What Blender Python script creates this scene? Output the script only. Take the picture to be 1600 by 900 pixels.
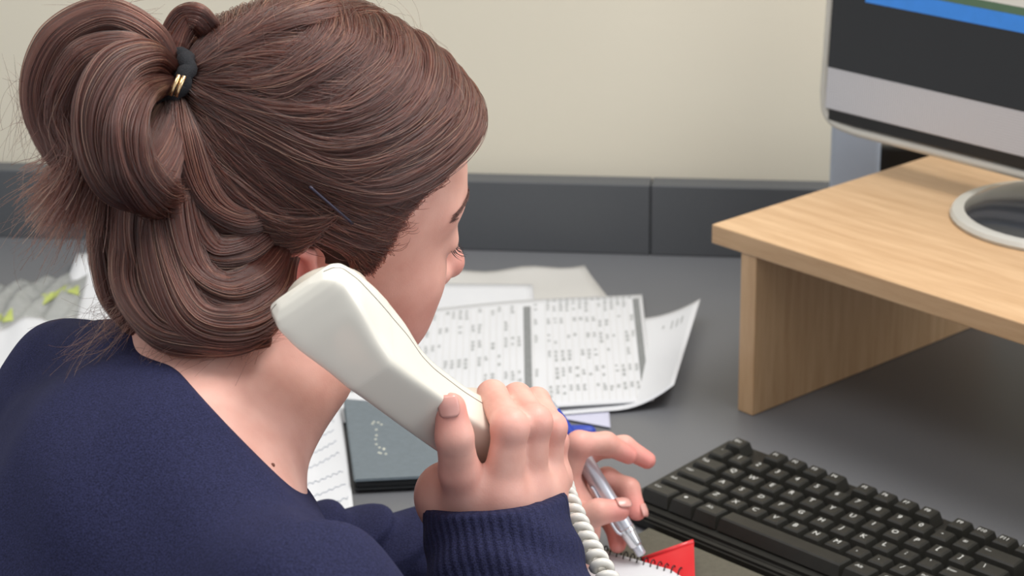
import bpy, bmesh, math, random
import numpy as np
from concurrent.futures import ThreadPoolExecutor
from mathutils import Vector, Matrix
random.seed(7); rng = np.random.default_rng(7)
R_ = math.radians
scene = bpy.context.scene
for o in list(bpy.data.objects): bpy.data.objects.remove(o)
COL = scene.collection

# ---------------------------------------------------------------- camera
FPX, PITCH, ROLL, CAMH = 3200.0, R_(20.32), R_(-1.105), 0.7224      # metres above the desk top (z = 0)
fwd = np.array([0, math.cos(PITCH), -math.sin(PITCH)]); rt = np.array([1., 0, 0]); up = np.cross(rt, fwd)
c_, s_ = math.cos(ROLL), math.sin(ROLL)
CR, CU, CF = c_*rt + s_*up, -s_*rt + c_*up, fwd
CAM = np.array([0, 0, CAMH])
camd = bpy.data.cameras.new('camera'); cam = bpy.data.objects.new('camera', camd); COL.objects.link(cam)
cam.matrix_world = Matrix(((CR[0], CU[0], -CF[0], 0), (CR[1], CU[1], -CF[1], 0), (CR[2], CU[2], -CF[2], CAMH), (0, 0, 0, 1)))
camd.sensor_width = 36; camd.lens = FPX/1600*36; camd.clip_start = .05
camd.dof.use_dof = True; camd.dof.focus_distance = 1.2; camd.dof.aperture_fstop = 13
scene.camera = cam
def at(x, y, d): return CAM + d*(CF + (x-800)/FPX*CR + (450-y)/FPX*CU)          # pixel + depth -> place
def onz(x, y, z=0.0):
    v = at(x, y, 1.0) - CAM
    return CAM + v*(z-CAMH)/v[2]
def pix(p):
    v = np.asarray(p)-CAM; d = v@CF
    return 800+FPX*(v@CR)/d, 450-FPX*(v@CU)/d, d

# ---------------------------------------------------------------- world and light
w = bpy.data.worlds.new('world'); scene.world = w; w.use_nodes = True
w.node_tree.nodes['Background'].inputs[0].default_value = (.93, .96, 1.0, 1)
w.node_tree.nodes['Background'].inputs[1].default_value = .62
def area(name, loc, target, sx, sy, power, col=(1, 1, 1)):
    l = bpy.data.lights.new(name, 'AREA'); l.shape = 'RECTANGLE'; l.size = sx; l.size_y = sy; l.energy = power; l.color = col
    o = bpy.data.objects.new(name, l); COL.objects.link(o); o.location = loc
    o.rotation_euler = (Vector(target)-Vector(loc)).to_track_quat('-Z', 'Y').to_euler(); return o
area('ceiling_panel_light', (.75, 1.35, 1.85), (.35, 1.35, 0), 1.2, .6, 29, (1, .98, .95))
area('ceiling_panel_light', (-.55, .75, 1.85), (-.3, 1.2, 0), 1.2, .6, 9, (1, .98, .95))
area('window_light', (2.3, .5, .9), (.1, 1.3, .2), 1.2, 1.4, 15, (.92, .96, 1.0))
scene.view_settings.view_transform = 'Standard'; scene.view_settings.look = 'None'
scene.view_settings.exposure = 0.14; scene.view_settings.gamma = 1.0; scene.view_settings.use_curve_mapping = False

# ---------------------------------------------------------------- materials
def srgb(r, g, b):
    f = lambda v: (v/255/12.92) if v/255 <= .04045 else ((v/255+.055)/1.055)**2.4
    return (f(r), f(g), f(b), 1)
def mat(name, col, rough=.5, metal=0, bump=None, var=None, spec=.5, trans=0, sheen=0, coat=0, emit=None, sss=0, ior=1.45):
    m = bpy.data.materials.new(name); m.use_nodes = True; nt = m.node_tree; b = nt.nodes['Principled BSDF']
    I = b.inputs
    I['Base Color'].default_value = col; I['Roughness'].default_value = rough; I['Metallic'].default_value = metal
    I['Specular IOR Level'].default_value = spec; I['Transmission Weight'].default_value = trans; I['IOR'].default_value = ior
    I['Sheen Weight'].default_value = sheen; I['Coat Weight'].default_value = coat
    if sss: I['Subsurface Weight'].default_value = sss; I['Subsurface Radius'].default_value = (.9, .35, .2); I['Subsurface Scale'].default_value = .008
    if emit: I['Emission Color'].default_value = emit[0]; I['Emission Strength'].default_value = emit[1]
    tc = nt.nodes.new('ShaderNodeTexCoord')
    if var:     # (scale, amount, stretch)
        mp = nt.nodes.new('ShaderNodeMapping'); mp.inputs['Scale'].default_value = var[2] if len(var) > 2 else (1, 1, 1)
        nt.links.new(tc.outputs['Object'], mp.inputs[0])
        n = nt.nodes.new('ShaderNodeTexNoise'); n.inputs['Scale'].default_value = var[0]; n.inputs['Detail'].default_value = 5
        nt.links.new(mp.outputs[0], n.inputs[0])
        mx = nt.nodes.new('ShaderNodeMixRGB'); mx.inputs[0].default_value = 1
        a = var[1]; mx.inputs[1].default_value = col
        cr = nt.nodes.new('ShaderNodeValToRGB'); cr.color_ramp.elements[0].color = (1-a,)*3+(1,); cr.color_ramp.elements[1].color = (1+a,)*3+(1,)
        cr.color_ramp.elements[0].position = .3; cr.color_ramp.elements[1].position = .7
        mx.blend_type = 'MULTIPLY'; nt.links.new(n.outputs[0], cr.inputs[0]); nt.links.new(cr.outputs[0], mx.inputs[2])
        nt.links.new(mx.outputs[0], I['Base Color'])
    if bump:    # (scale, strength, distance)
        n = nt.nodes.new('ShaderNodeTexNoise'); n.inputs['Scale'].default_value = bump[0]; n.inputs['Detail'].default_value = 4
        nt.links.new(tc.outputs['Object'], n.inputs[0])
        bp = nt.nodes.new('ShaderNodeBump'); bp.inputs['Strength'].default_value = bump[1]; bp.inputs['Distance'].default_value = bump[2] if len(bump) > 2 else .001
        nt.links.new(n.outputs[0], bp.inputs['Height']); nt.links.new(bp.outputs[0], I['Normal'])
    return m
M = {}
M['wall'] = mat('wall_paint', srgb(219, 211, 192), .8, bump=(160, .12, .0012), var=(2, .02))
M['floor'] = mat('floor_carpet', srgb(90, 92, 98), .95, bump=(500, .5), var=(80, .2))
M['desk'] = mat('desk_laminate', srgb(106, 107, 110), .42, bump=(900, .12, .0004), var=(900, .10))
M['upstand'] = mat('upstand_laminate', srgb(84, 86, 89), .5, var=(900, .08))
M['deskedge'] = mat('desk_edge', srgb(60, 61, 64), .5, var=(40, .05))
M['paper'] = mat('white_paper', srgb(208, 209, 212), .7, var=(12, .02))
M['paper_grey'] = mat('recycled_paper', srgb(190, 188, 184), .75, var=(12, .03))
M['paper_lilac'] = mat('lilac_paper', srgb(190, 190, 208), .75, var=(12, .03))
M['ink'] = mat('printed_ink', srgb(166, 168, 168), .8, var=(300, .2))
M['ink_dark'] = mat('printed_band', srgb(126, 128, 128), .8, var=(300, .1))
M['ink_blue'] = mat('handwriting_ink', srgb(110, 125, 150), .8, var=(300, .1))
M['folder'] = mat('folder_cover', srgb(100, 110, 117), .45, bump=(300, .2), var=(200, .06))
M['folder_edge'] = mat('folder_edge', srgb(40, 42, 44), .5, var=(200, .1))
M['dot'] = mat('dot_print', srgb(205, 205, 190), .6, var=(200, .05))
M['handset'] = mat('handset_plastic', srgb(234, 229, 216), .2, var=(6, .02), coat=.3, bump=(60, .02))
M['handset_in'] = mat('handset_under', srgb(196, 186, 172), .35, var=(6, .03))
M['seam'] = mat('handset_seam', srgb(140, 130, 118), .6, var=(50, .1))
M['cord'] = mat('cord_plastic', srgb(216, 212, 204), .3, var=(30, .03), coat=.3)
M['silver'] = mat('pen_silver', srgb(205, 207, 215), .28, metal=.55, var=(60, .03))
M['chrome'] = mat('chrome', srgb(225, 225, 228), .16, metal=.8, var=(60, .02))
M['blue'] = mat('pen_blue_grip', srgb(42, 66, 165), .45, var=(60, .05))
M['black_key'] = mat('key_plastic', srgb(42, 41, 37), .38, bump=(1500, .15, .0003), var=(90, .12))
M['key_body'] = mat('keyboard_body', srgb(34, 33, 30), .4, bump=(900, .2, .0003), var=(60, .1))
M['legend'] = mat('key_legend', srgb(205, 205, 200), .6, var=(60, .05))
M['mat_olive'] = mat('wrist_mat', srgb(88, 84, 72), .75, bump=(700, .4), var=(300, .1))
M['red'] = mat('red_card', srgb(214, 52, 56), .2, var=(30, .04))
M['wire'] = mat('spiral_wire', srgb(35, 33, 36), .35, metal=.3, var=(60, .1))
M['black_cloth'] = mat('elastic_band', srgb(22, 23, 28), .85, bump=(1500, .6), var=(300, .2))
M['gold'] = mat('gold_clasp', srgb(228, 196, 150), .22, metal=1, var=(60, .05))
M['pin'] = mat('hair_pin', srgb(62, 58, 70), .35, metal=.7, var=(60, .05))
M['brow'] = mat('brow_hair', srgb(96, 66, 60), .6, var=(300, .2))
M['lash'] = mat('lash_hair', srgb(38, 28, 30), .5, var=(300, .2))
M['eye'] = mat('eye_white', srgb(225, 215, 210), .15, var=(100, .03), coat=.5)
M['nail'] = mat('fingernail', srgb(214, 156, 146), .28, var=(40, .04), coat=.3, sss=.1)
M['mole'] = mat('mole', srgb(105, 62, 48), .6, var=(300, .1))
M['alu'] = mat('monitor_aluminium', srgb(178, 177, 180), .42, metal=.35, var=(40, .02))
M['glass_black'] = mat('screen_glass', srgb(26, 26, 27), .06, spec=.6, var=(20, .04))
M['dome'] = mat('base_dome_gloss', srgb(46, 48, 52), .16, spec=.6, var=(20, .05))
M['black'] = mat('black_plastic', srgb(24, 23, 21), .35, var=(40, .1))
M['rim'] = mat('clear_rim', srgb(214, 211, 202), .18, spec=.6, var=(30, .03), trans=.25)
M['pale_plastic'] = mat('pale_grey_plastic', srgb(176, 184, 196), .4, var=(20, .03), trans=.1)
M['screen_blue'] = mat('screen_taskbar', srgb(20, 60, 120), .1, emit=(srgb(52, 120, 190), .75), var=(80, .2))
M['screen_green'] = mat('screen_strip', srgb(50, 70, 50), .1, emit=(srgb(82, 105, 80), .5), var=(80, .1))
M['screen_grey'] = mat('screen_page', srgb(150, 150, 145), .1, emit=(srgb(178, 172, 160), .7), var=(80, .05))
M['plastic_bag'] = mat('clear_bag', srgb(205, 207, 205), .15, trans=.55, bump=(60, .8, .004), var=(60, .1))
M['green'] = mat('green_print', srgb(168, 178, 98), .5, var=(60, .15))
def wood(name, along):
    m = bpy.data.materials.new(name); m.use_nodes = True; nt = m.node_tree; b = nt.nodes['Principled BSDF']
    tc = nt.nodes.new('ShaderNodeTexCoord'); mp = nt.nodes.new('ShaderNodeMapping'); mp.inputs['Scale'].default_value = along
    nt.links.new(tc.outputs['Object'], mp.inputs[0])
    n = nt.nodes.new('ShaderNodeTexNoise'); n.inputs['Scale'].default_value = 9; n.inputs['Detail'].default_value = 8; n.inputs['Roughness'].default_value = .65
    nt.links.new(mp.outputs[0], n.inputs[0])
    cr = nt.nodes.new('ShaderNodeValToRGB'); cr.color_ramp.elements[0].color = srgb(186, 149, 110); cr.color_ramp.elements[1].color = srgb(206, 171, 132)
    cr.color_ramp.elements[0].position = .32; cr.color_ramp.elements[1].position = .68
    nt.links.new(n.outputs[0], cr.inputs[0]); nt.links.new(cr.outputs[0], b.inputs['Base Color'])
    b.inputs['Roughness'].default_value = .38; return m
M['wood'] = wood('beech_veneer', (1.2, 14, 14)); M['wood_v'] = wood('beech_veneer_upright', (14, 14, 1.2))

# ---------------------------------------------------------------- object helpers
def link(name, me, material, parent=None):
    o = bpy.data.objects.new(name, me); COL.objects.link(o)
    if material is not None: me.materials.append(material)
    if parent is not None: o.parent = parent
    return o
def tag(o, label=None, cat=None, group=None, kind=None):
    for k, v in (('label', label), ('category', cat), ('group', group), ('kind', kind)):
        if v: o[k] = v
    return o
def empty(name, loc=(0, 0, 0), rz=0):
    o = bpy.data.objects.new(name, None); COL.objects.link(o); o.location = loc; o.rotation_euler = (0, 0, rz); o.empty_display_size = .05; return o
def pyd(name, v, f, material, parent=None, smooth=False):
    me = bpy.data.meshes.new(name); me.from_pydata([tuple(map(float, q)) for q in v], [], f); me.update()
    if smooth: me.shade_smooth()
    return link(name, me, material, parent)
def box_bm(bm, lo, hi, bev=0.0, mtx=None):
    r = bmesh.ops.create_cube(bm, size=1.0); vs = r['verts']
    for v in vs: v.co = Vector([lo[i] + (v.co[i]+.5)*(hi[i]-lo[i]) for i in range(3)])
    if bev: 
        es = list({e for v in vs for e in v.link_edges})
        b = bmesh.ops.bevel(bm, geom=es, offset=bev, segments=2, profile=.5, affect='EDGES'); vs = list({v for f in b['faces'] for v in f.verts} | set(v for v in vs if v.is_valid))
    if mtx is not None: bmesh.ops.transform(bm, matrix=mtx, verts=[v for v in vs if v.is_valid])
def box(name, lo, hi, material, parent=None, bev=.001):
    bm = bmesh.new(); box_bm(bm, lo, hi, bev); me = bpy.data.meshes.new(name); bm.to_mesh(me); bm.free()
    return link(name, me, material, parent)
def smooth_path(P, n):
    P = np.asarray(P, float); Q = np.vstack([2*P[0]-P[1], P, 2*P[-1]-P[-2]]); out = []
    ts = np.linspace(0, len(P)-1-1e-9, n)
    i = ts.astype(int); t = (ts-i)[:, None]
    a, b, c, d = Q[i], Q[i+1], Q[i+2], Q[i+3]
    return .5*((2*b)+(-a+c)*t+(2*a-5*b+4*c-d)*t**2+(-a+3*b-3*c+d)*t**3)
def tube_arrays(P, rad, ns=8, cap=True):
    P = np.asarray(P, float); n = len(P); rad = np.broadcast_to(rad, (n,))
    T = np.gradient(P, axis=0); T /= np.linalg.norm(T, axis=1)[:, None]
    u = np.cross(T[0], [0.3, .2, .93]); u /= np.linalg.norm(u); V = []; F = []
    for k in range(n):
        u = u - T[k]*(u@T[k]); u /= np.linalg.norm(u); v = np.cross(T[k], u)
        a = np.arange(ns)*2*np.pi/ns
        V.append(P[k] + rad[k]*(np.cos(a)[:, None]*u + np.sin(a)[:, None]*v))
    V = np.vstack(V)
    for k in range(n-1):
        for j in range(ns): F.append((k*ns+j, k*ns+(j+1) % ns, (k+1)*ns+(j+1) % ns, (k+1)*ns+j))
    if cap: F.append(tuple(range(ns))[::-1]); F.append(tuple((n-1)*ns+j for j in range(ns)))
    return V, F
def tube(name, P, rad, material, parent=None, ns=8, smooth=True):
    V, F = tube_arrays(P, rad, ns); return pyd(name, V, F, material, parent, smooth)
def tubes(name, Ps, rads, material, parent=None, ns=6):
    V = []; F = []; o = 0
    for P, r in zip(Ps, rads):
        v, f = tube_arrays(P, r, ns); V.append(v); F += [tuple(i+o for i in q) for q in f]; o += len(v)
    return pyd(name, np.vstack(V), F, material, parent, True)
def lathe(name, prof, material, parent=None, ns=32, axis=None, org=(0, 0, 0)):
    # prof: list of (radius, height) along axis
    ax = np.array(axis if axis is not None else (0, 0, 1.), float); ax /= np.linalg.norm(ax)
    u = np.cross(ax, [.31, .2, .9] if abs(ax[2]) < .99 else [1, 0, 0]); u /= np.linalg.norm(u); v = np.cross(ax, u)
    V = []; F = []; a = np.arange(ns)*2*np.pi/ns
    for r, h in prof: V.append(np.array(org)+ax*h+r*(np.cos(a)[:, None]*u+np.sin(a)[:, None]*v))
    for k in range(len(prof)-1):
        for j in range(ns): F.append((k*ns+j, k*ns+(j+1) % ns, (k+1)*ns+(j+1) % ns, (k+1)*ns+j))
    F.append(tuple(range(ns))[::-1]); F.append(tuple((len(prof)-1)*ns+j for j in range(ns)))
    return sharp(pyd(name, np.vstack(V), F, material, parent, True), 40)
def sharp(o, ang=35):
    m = o.data
    try: m.set_sharp_from_angle(angle=R_(ang))
    except Exception: pass
    return o

# ---------------------------------------------------------------- signed-distance modelling (sparse surface nets)
def N(v): v = np.asarray(v, float); return v/np.linalg.norm(v)
def ell(p, c, r):
    r = np.asarray(r, np.float32); q = (p-np.asarray(c, np.float32))/r; k0 = np.sqrt(np.einsum('...i,...i', q, q))+np.float32(1e-9); q = q/r; k1 = np.sqrt(np.einsum('...i,...i', q, q))+np.float32(1e-9)
    return k0*(k0-1)/k1
def rc(p, a, b, r1, r2):
    a = np.asarray(a, np.float32); b = np.asarray(b, np.float32); ba = b-a; pa = p-a
    t = np.clip(pa@(ba/np.float32(ba@ba)), np.float32(0), np.float32(1)); d = pa-t[..., None]*ba
    return np.sqrt(np.einsum('...i,...i', d, d))-(np.float32(r1)+np.float32(r2-r1)*t)
def smin(a, b, k):
    k = np.float32(k); h = np.clip(np.float32(.5)+np.float32(.5)/k*(b-a), np.float32(0), np.float32(1)); return b+h*(a-b)-k*h*(1-h)
def smax(a, b, k): return -smin(-a, -b, k)
def polygonize(f, lo, hi, h, B=8, slack=1.25, chunk=250):
    lo = np.asarray(lo, float); nb = np.ceil((np.asarray(hi)-lo)/(h*B)).astype(int)
    g = np.stack(np.meshgrid(*[np.arange(k) for k in nb], indexing='ij'), -1).reshape(-1, 3)
    cen = (lo+(g+.5)*h*B).astype(np.float32)
    d = np.concatenate([f(cen[i:i+200000]) for i in range(0, len(cen), 200000)])
    g = g[np.abs(d) < h*B*.87*slack]
    L = np.arange(B+1); loc = np.stack(np.meshgrid(L, L, L, indexing='ij'), -1)
    dims = nb*B+1; keys = []; verts = []; quads = []
    key = lambda c: (c[:, 0]*dims[1]+c[:, 1])*dims[2]+c[:, 2]
    offs = [np.array(o) for o in np.ndindex(2, 2, 2)]
    edges = [(a, a+e) for a in offs for e in np.eye(3, dtype=int) if (a+e).max() < 2]
    def field(i):
        gb = g[i:i+chunk]; idx = gb[:, None, None, None, :]*B+loc
        return gb, f((lo+idx.reshape(-1, 3)*h).astype(np.float32)).reshape(len(gb), B+1, B+1, B+1)
    with ThreadPoolExecutor(4) as ex: fields = list(ex.map(field, range(0, len(g), chunk)))
    for gb, v in fields:
        c8 = [v[:, o[0]:o[0]+B, o[1]:o[1]+B, o[2]:o[2]+B] for o in offs]
        cnt = sum((c < 0).astype(int) for c in c8); act = (cnt > 0) & (cnt < 8)
        w_ = np.argwhere(act)
        if not len(w_): continue
        cell = gb[w_[:, 0]]*B+w_[:, 1:]; C8 = {tuple(o): c[act] for o, c in zip(offs, c8)}
        acc = np.zeros((len(w_), 3)); n = np.zeros(len(w_))
        for a, b in edges:
            va, vb = C8[tuple(a)], C8[tuple(b)]; cr = (va < 0) != (vb < 0); t = np.where(cr, va/np.where(cr, va-vb, 1), 0)
            acc += np.where(cr[:, None], a+t[:, None]*(b-a), 0); n += cr
        verts.append(lo+(cell+acc/n[:, None])*h); keys.append(key(cell))
        v0 = C8[(0, 0, 0)]
        for ax in range(3):
            e = np.eye(3, dtype=int); v1 = C8[tuple(e[ax])]; m = (v0 < 0) != (v1 < 0)
            if not m.any(): continue
            cc = cell[m]; b, c = e[(ax+1) % 3], e[(ax+2) % 3]
            q = np.stack([key(cc), key(cc-b), key(cc-b-c), key(cc-c)], 1)
            fl = v0[m] > 0; q[fl] = q[fl][:, ::-1]; quads.append(q)
    K = np.concatenate(keys); V = np.vstack(verts); o = np.argsort(K); K = K[o]; V = V[o]
    Q = np.vstack(quads); p = np.clip(np.searchsorted(K, Q), 0, len(K)-1); ok = (K[p] == Q).all(1)
    return V, p[ok]
def mesh_np(name, V, Q, material, parent=None):
    me = bpy.data.meshes.new(name); me.vertices.add(len(V)); me.vertices.foreach_set('co', np.asarray(V, np.float32).ravel())
    me.loops.add(Q.size); me.loops.foreach_set('vertex_index', Q.astype(np.int32).ravel())
    me.polygons.add(len(Q)); me.polygons.foreach_set('loop_start', np.arange(0, Q.size, 4, dtype=np.int32))
    me.update(calc_edges=True); me.validate(); me.shade_smooth()
    return link(name, me, material, parent)
def attr(o, name, val):
    a = o.data.attributes.new(name, 'FLOAT', 'POINT'); a.data.foreach_set('value', np.asarray(val, np.float32))

# ================================================================ room and desk
wl, wr = onz(0, 362), onz(1110, 393)
wd = N((wr-wl)*[1, 1, 0]); wn = np.array([wd[1], -wd[0], 0])            # wn points out of the wall, towards the camera
WYAW = math.atan2(wd[1], wd[0])
def wallpt(x): return wl + wd*(x-wl[0])/wd[0]
FLOOR = -.73
def walls():
    o = box('wall_back', (-2.6, 0.012, FLOOR), (3.0, .14, 2.0), M['wall'], None, 0); o.location = (wl[0], wl[1], 0); o.rotation_euler = (0, 0, WYAW)
    tag(o, kind='structure', label='cream painted wall behind the desk', cat='wall')
    f = box('floor', (-2.6, -.8, FLOOR-.05), (2.8, 3.4, FLOOR), M['floor'], None, 0); tag(f, kind='structure', label='grey carpeted floor under the desk', cat='floor')
walls()
BYAW = R_(35); BF = np.array([math.cos(BYAW), math.sin(BYAW), 0]); BL = np.array([-math.sin(BYAW), math.cos(BYAW), 0])    # sitter's forward / left
SR, SL = at(462, 955, 1.0), at(122, 640, 1.27)
MID = (SR+SL)/2
def desk():
    d = tag(empty('desk', (0, 0, FLOOR)), 'dark grey laminate corner desk with a low upstand along the cream wall', 'desk')
    e0 = MID*[1, 1, 0] + BF*.125
    pts = [wallpt(-1.7), np.array([-1.55, 1.95, 0]), e0+BL*((1.95-e0[1])/BL[1]), e0-BL*.95, np.array([1.5, .25, 0]), wallpt(1.7)]
    n = len(pts); V = [(p[0], p[1], z-FLOOR) for z in (0, -.028) for p in pts]
    F = [tuple(range(n))[::-1], tuple(range(n, 2*n))] + [(i, (i+1) % n, n+(i+1) % n, n+i) for i in range(n)]
    o = pyd('desktop', V, F, M['desk'], d)
    bm = bmesh.new(); bm.from_mesh(o.data); bmesh.ops.recalc_face_normals(bm, faces=bm.faces); bm.to_mesh(o.data); bm.free()
    seam = onz(1018, 392)[0]
    for x0, x1 in ((-1.7, seam-.0006), (seam+.0006, 1.7)):
        a, b = wallpt(x0), wallpt(x1); L = np.linalg.norm(b-a)
        u = box('upstand', (0, -.018, .0003), (L, .0115, .0775), M['upstand'], d, .0012); u.location = (a[0], a[1], -FLOOR); u.rotation_euler = (0, 0, WYAW)
    for p in (np.array([-1.3, 2.1]), np.array([1.35, .45]), np.array([1.4, 1.75])):
        box('leg', (p[0]-.03, p[1]-.03, 0.0), (p[0]+.03, p[1]+.03, -FLOOR-.028), M['deskedge'], d, .003)
desk()

# ================================================================ wooden monitor riser
SHY = R_(-49.7); SHA = np.array([.1714, 1.6572, 0]); SHZ = .1634
sfx = np.array([math.cos(SHY), math.sin(SHY), 0]); sfy = np.array([-math.sin(SHY), math.cos(SHY), 0])
def riser():
    t = tag(empty('monitor_riser', SHA, SHY), 'beech wooden monitor riser standing on the desk', 'shelf')
    box('top_board', (0, 0, SHZ-.0172), (.62, .345, SHZ), M['wood'], t, .0012)
    box('side_panel', (.033, .002, 0.0003), (.0505, .34, SHZ-.0172), M['wood_v'], t, .0008)
    box('side_panel', (.57, .002, 0.0003), (.5875, .34, SHZ-.0172), M['wood_v'], t, .0008)
riser()

# ================================================================ monitor on the riser
def monitor():
    bc = onz(1664, 343, SHZ)
    t = tag(empty('computer_monitor', (bc[0], bc[1], SHZ), SHY), 'silver framed computer monitor on the wooden riser, mostly dark screen with a blue bar', 'monitor')
    # local: x along screen (left negative), y towards the wall, z up from riser
    base = lathe('base', [(.0955, .0003), (.0965, .003), (.0945, .0062), (.090, .0072), (.084, .0069)], M['rim'], t, 48)
    lathe('base_dome', [(.0845, .0070), (.079, .0105), (.066, .0150), (.045, .0185), (.02, .0205), (.004, .021)], M['dome'], base, 48)
    nb = bmesh.new(); box_bm(nb, (-.05, .035, .012), (.05, .05, .13), .004); me = bpy.data.meshes.new('neck'); nb.to_mesh(me); nb.free(); link('neck', me, M['alu'], t)
    z0 = .034; xl = -.262; xr = .262; y0 = -.018
    T = Matrix.Rotation(R_(-3), 4, 'X')
    def part(name, lo, hi, m, par=t, bev=.0012):
        bm = bmesh.new(); box_bm(bm, lo, hi, bev); bmesh.ops.transform(bm, matrix=Matrix.Translation((0, 0, z0)) @ T @ Matrix.Translation((0, 0, -z0)), verts=bm.verts)
        me = bpy.data.meshes.new(name); bm.to_mesh(me); bm.free(); return link(name, me, m, par)
    part('casing', (xl+.006, y0+.004, z0+.010), (xr-.006, y0+.045, z0+.40), M['alu'], t, .006)
    part('lower_panel', (xl+.006, y0, z0+.0165), (xr-.006, y0+.0045, z0+.055), M['mesh_alu'], t, .0006)
    part('black_gap', (xl+.010, y0+.001, z0+.006), (xr-.010, y0+.006, z0+.0168), M['black'], t, .0004)  # black plastic strip between the lower panel and the rim
    s = part('screen', (xl+.006, y0-.0003, z0+.0552), (xr-.006, y0+.0045, z0+.395), M['glass_black'], t, .0006)
    # rim: one rounded bar running down the left edge, round the corner and along the bottom, and up the right edge
    r_ = .0046
    P = [(xl, y0+.006, z0+.39), (xl, y0+.006, z0+.2), (xl, y0+.006, z0+.03), (xl+.004, y0+.006, z0+.012), (xl+.016, y0+.006, z0+.003), (xl+.04, y0+.006, z0+.0), (0, y0+.006, z0), (xr-.04, y0+.006, z0), (xr-.016, y0+.006, z0+.003), (xr-.004, y0+.006, z0+.012), (xr, y0+.006, z0+.03), (xr, y0+.006, z0+.39)]
    P = np.vstack([smooth_path(P[0:3], 4)[:-1], smooth_path(P[2:6], 14)[:-1], smooth_path(P[5:8], 6)[:-1], smooth_path(P[7:11], 14)[:-1], smooth_path(P[10:12], 4)])
    Tm = np.array((Matrix.Translation((0, 0, z0)) @ T @ Matrix.Translation((0, 0, -z0))).to_3x3()); P = (P-[0, 0, z0])@Tm.T+[0, 0, z0]
    tube('rim', P, r_, M['rim'], t, 10)
    # what the screen shows
    zb = z0+.0552
    part('taskbar', (xl+.045, y0-.0009, zb+.066), (xr-.008, y0-.0004, zb+.080), M['screen_blue'], s, 0)
    part('green_strip', (xl+.045, y0-.0009, zb+.0802), (xr-.008, y0-.0004, zb+.087), M['screen_green'], s, 0)
    part('page', (xl+.045, y0-.0009, zb+.0872), (xr-.008, y0-.0004, zb+.33), M['screen_grey'], s, 0)
def mesh_alu():
    m = mat('perforated_aluminium', srgb(200, 199, 203), .42, metal=.15); nt = m.node_tree; b = nt.nodes['Principled BSDF']
    tc = nt.nodes.new('ShaderNodeTexCoord'); mp = nt.nodes.new('ShaderNodeMapping'); mp.inputs['Scale'].default_value = (1, 0, 1)
    v = nt.nodes.new('ShaderNodeTexVoronoi'); v.inputs['Scale'].default_value = 420; v.inputs['Randomness'].default_value = 0
    cr = nt.nodes.new('ShaderNodeValToRGB'); cr.color_ramp.elements[0].color = srgb(160, 158, 160); cr.color_ramp.elements[1].color = srgb(208, 207, 210)
    cr.color_ramp.elements[0].position = .2; cr.color_ramp.elements[1].position = .45
    nt.links.new(tc.outputs['Object'], mp.inputs[0]); nt.links.new(mp.outputs[0], v.inputs[0]); nt.links.new(v.outputs['Distance'], cr.inputs[0]); nt.links.new(cr.outputs[0], b.inputs['Base Color'])
    return m
M['mesh_alu'] = mesh_alu()
monitor()
def behind_riser():
    p = at(1337, 240, 2.02)
    o = box('plastic_stand', (-.024, -.014, .0003), (.024, .014, p[2]+.035), M['pale_plastic'], None, .004); o.location = (p[0], p[1], 0); o.rotation_euler = (0, 0, R_(-12))
    tag(o, 'pale blue grey plastic upright behind the riser, below the monitor corner', 'stand')
    p = at(1412, 250, 2.04)
    o = box('black_box', (-.032, -.016, .0003), (.045, .016, p[2]+.018), M['black'], None, .004); o.location = (p[0], p[1], 0); o.rotation_euler = (0, 0, R_(-12))  # plain black box filling the dark area beside the upright
    tag(o, 'black box filling the dark area behind the wooden riser', 'adapter')
behind_riser()

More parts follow.
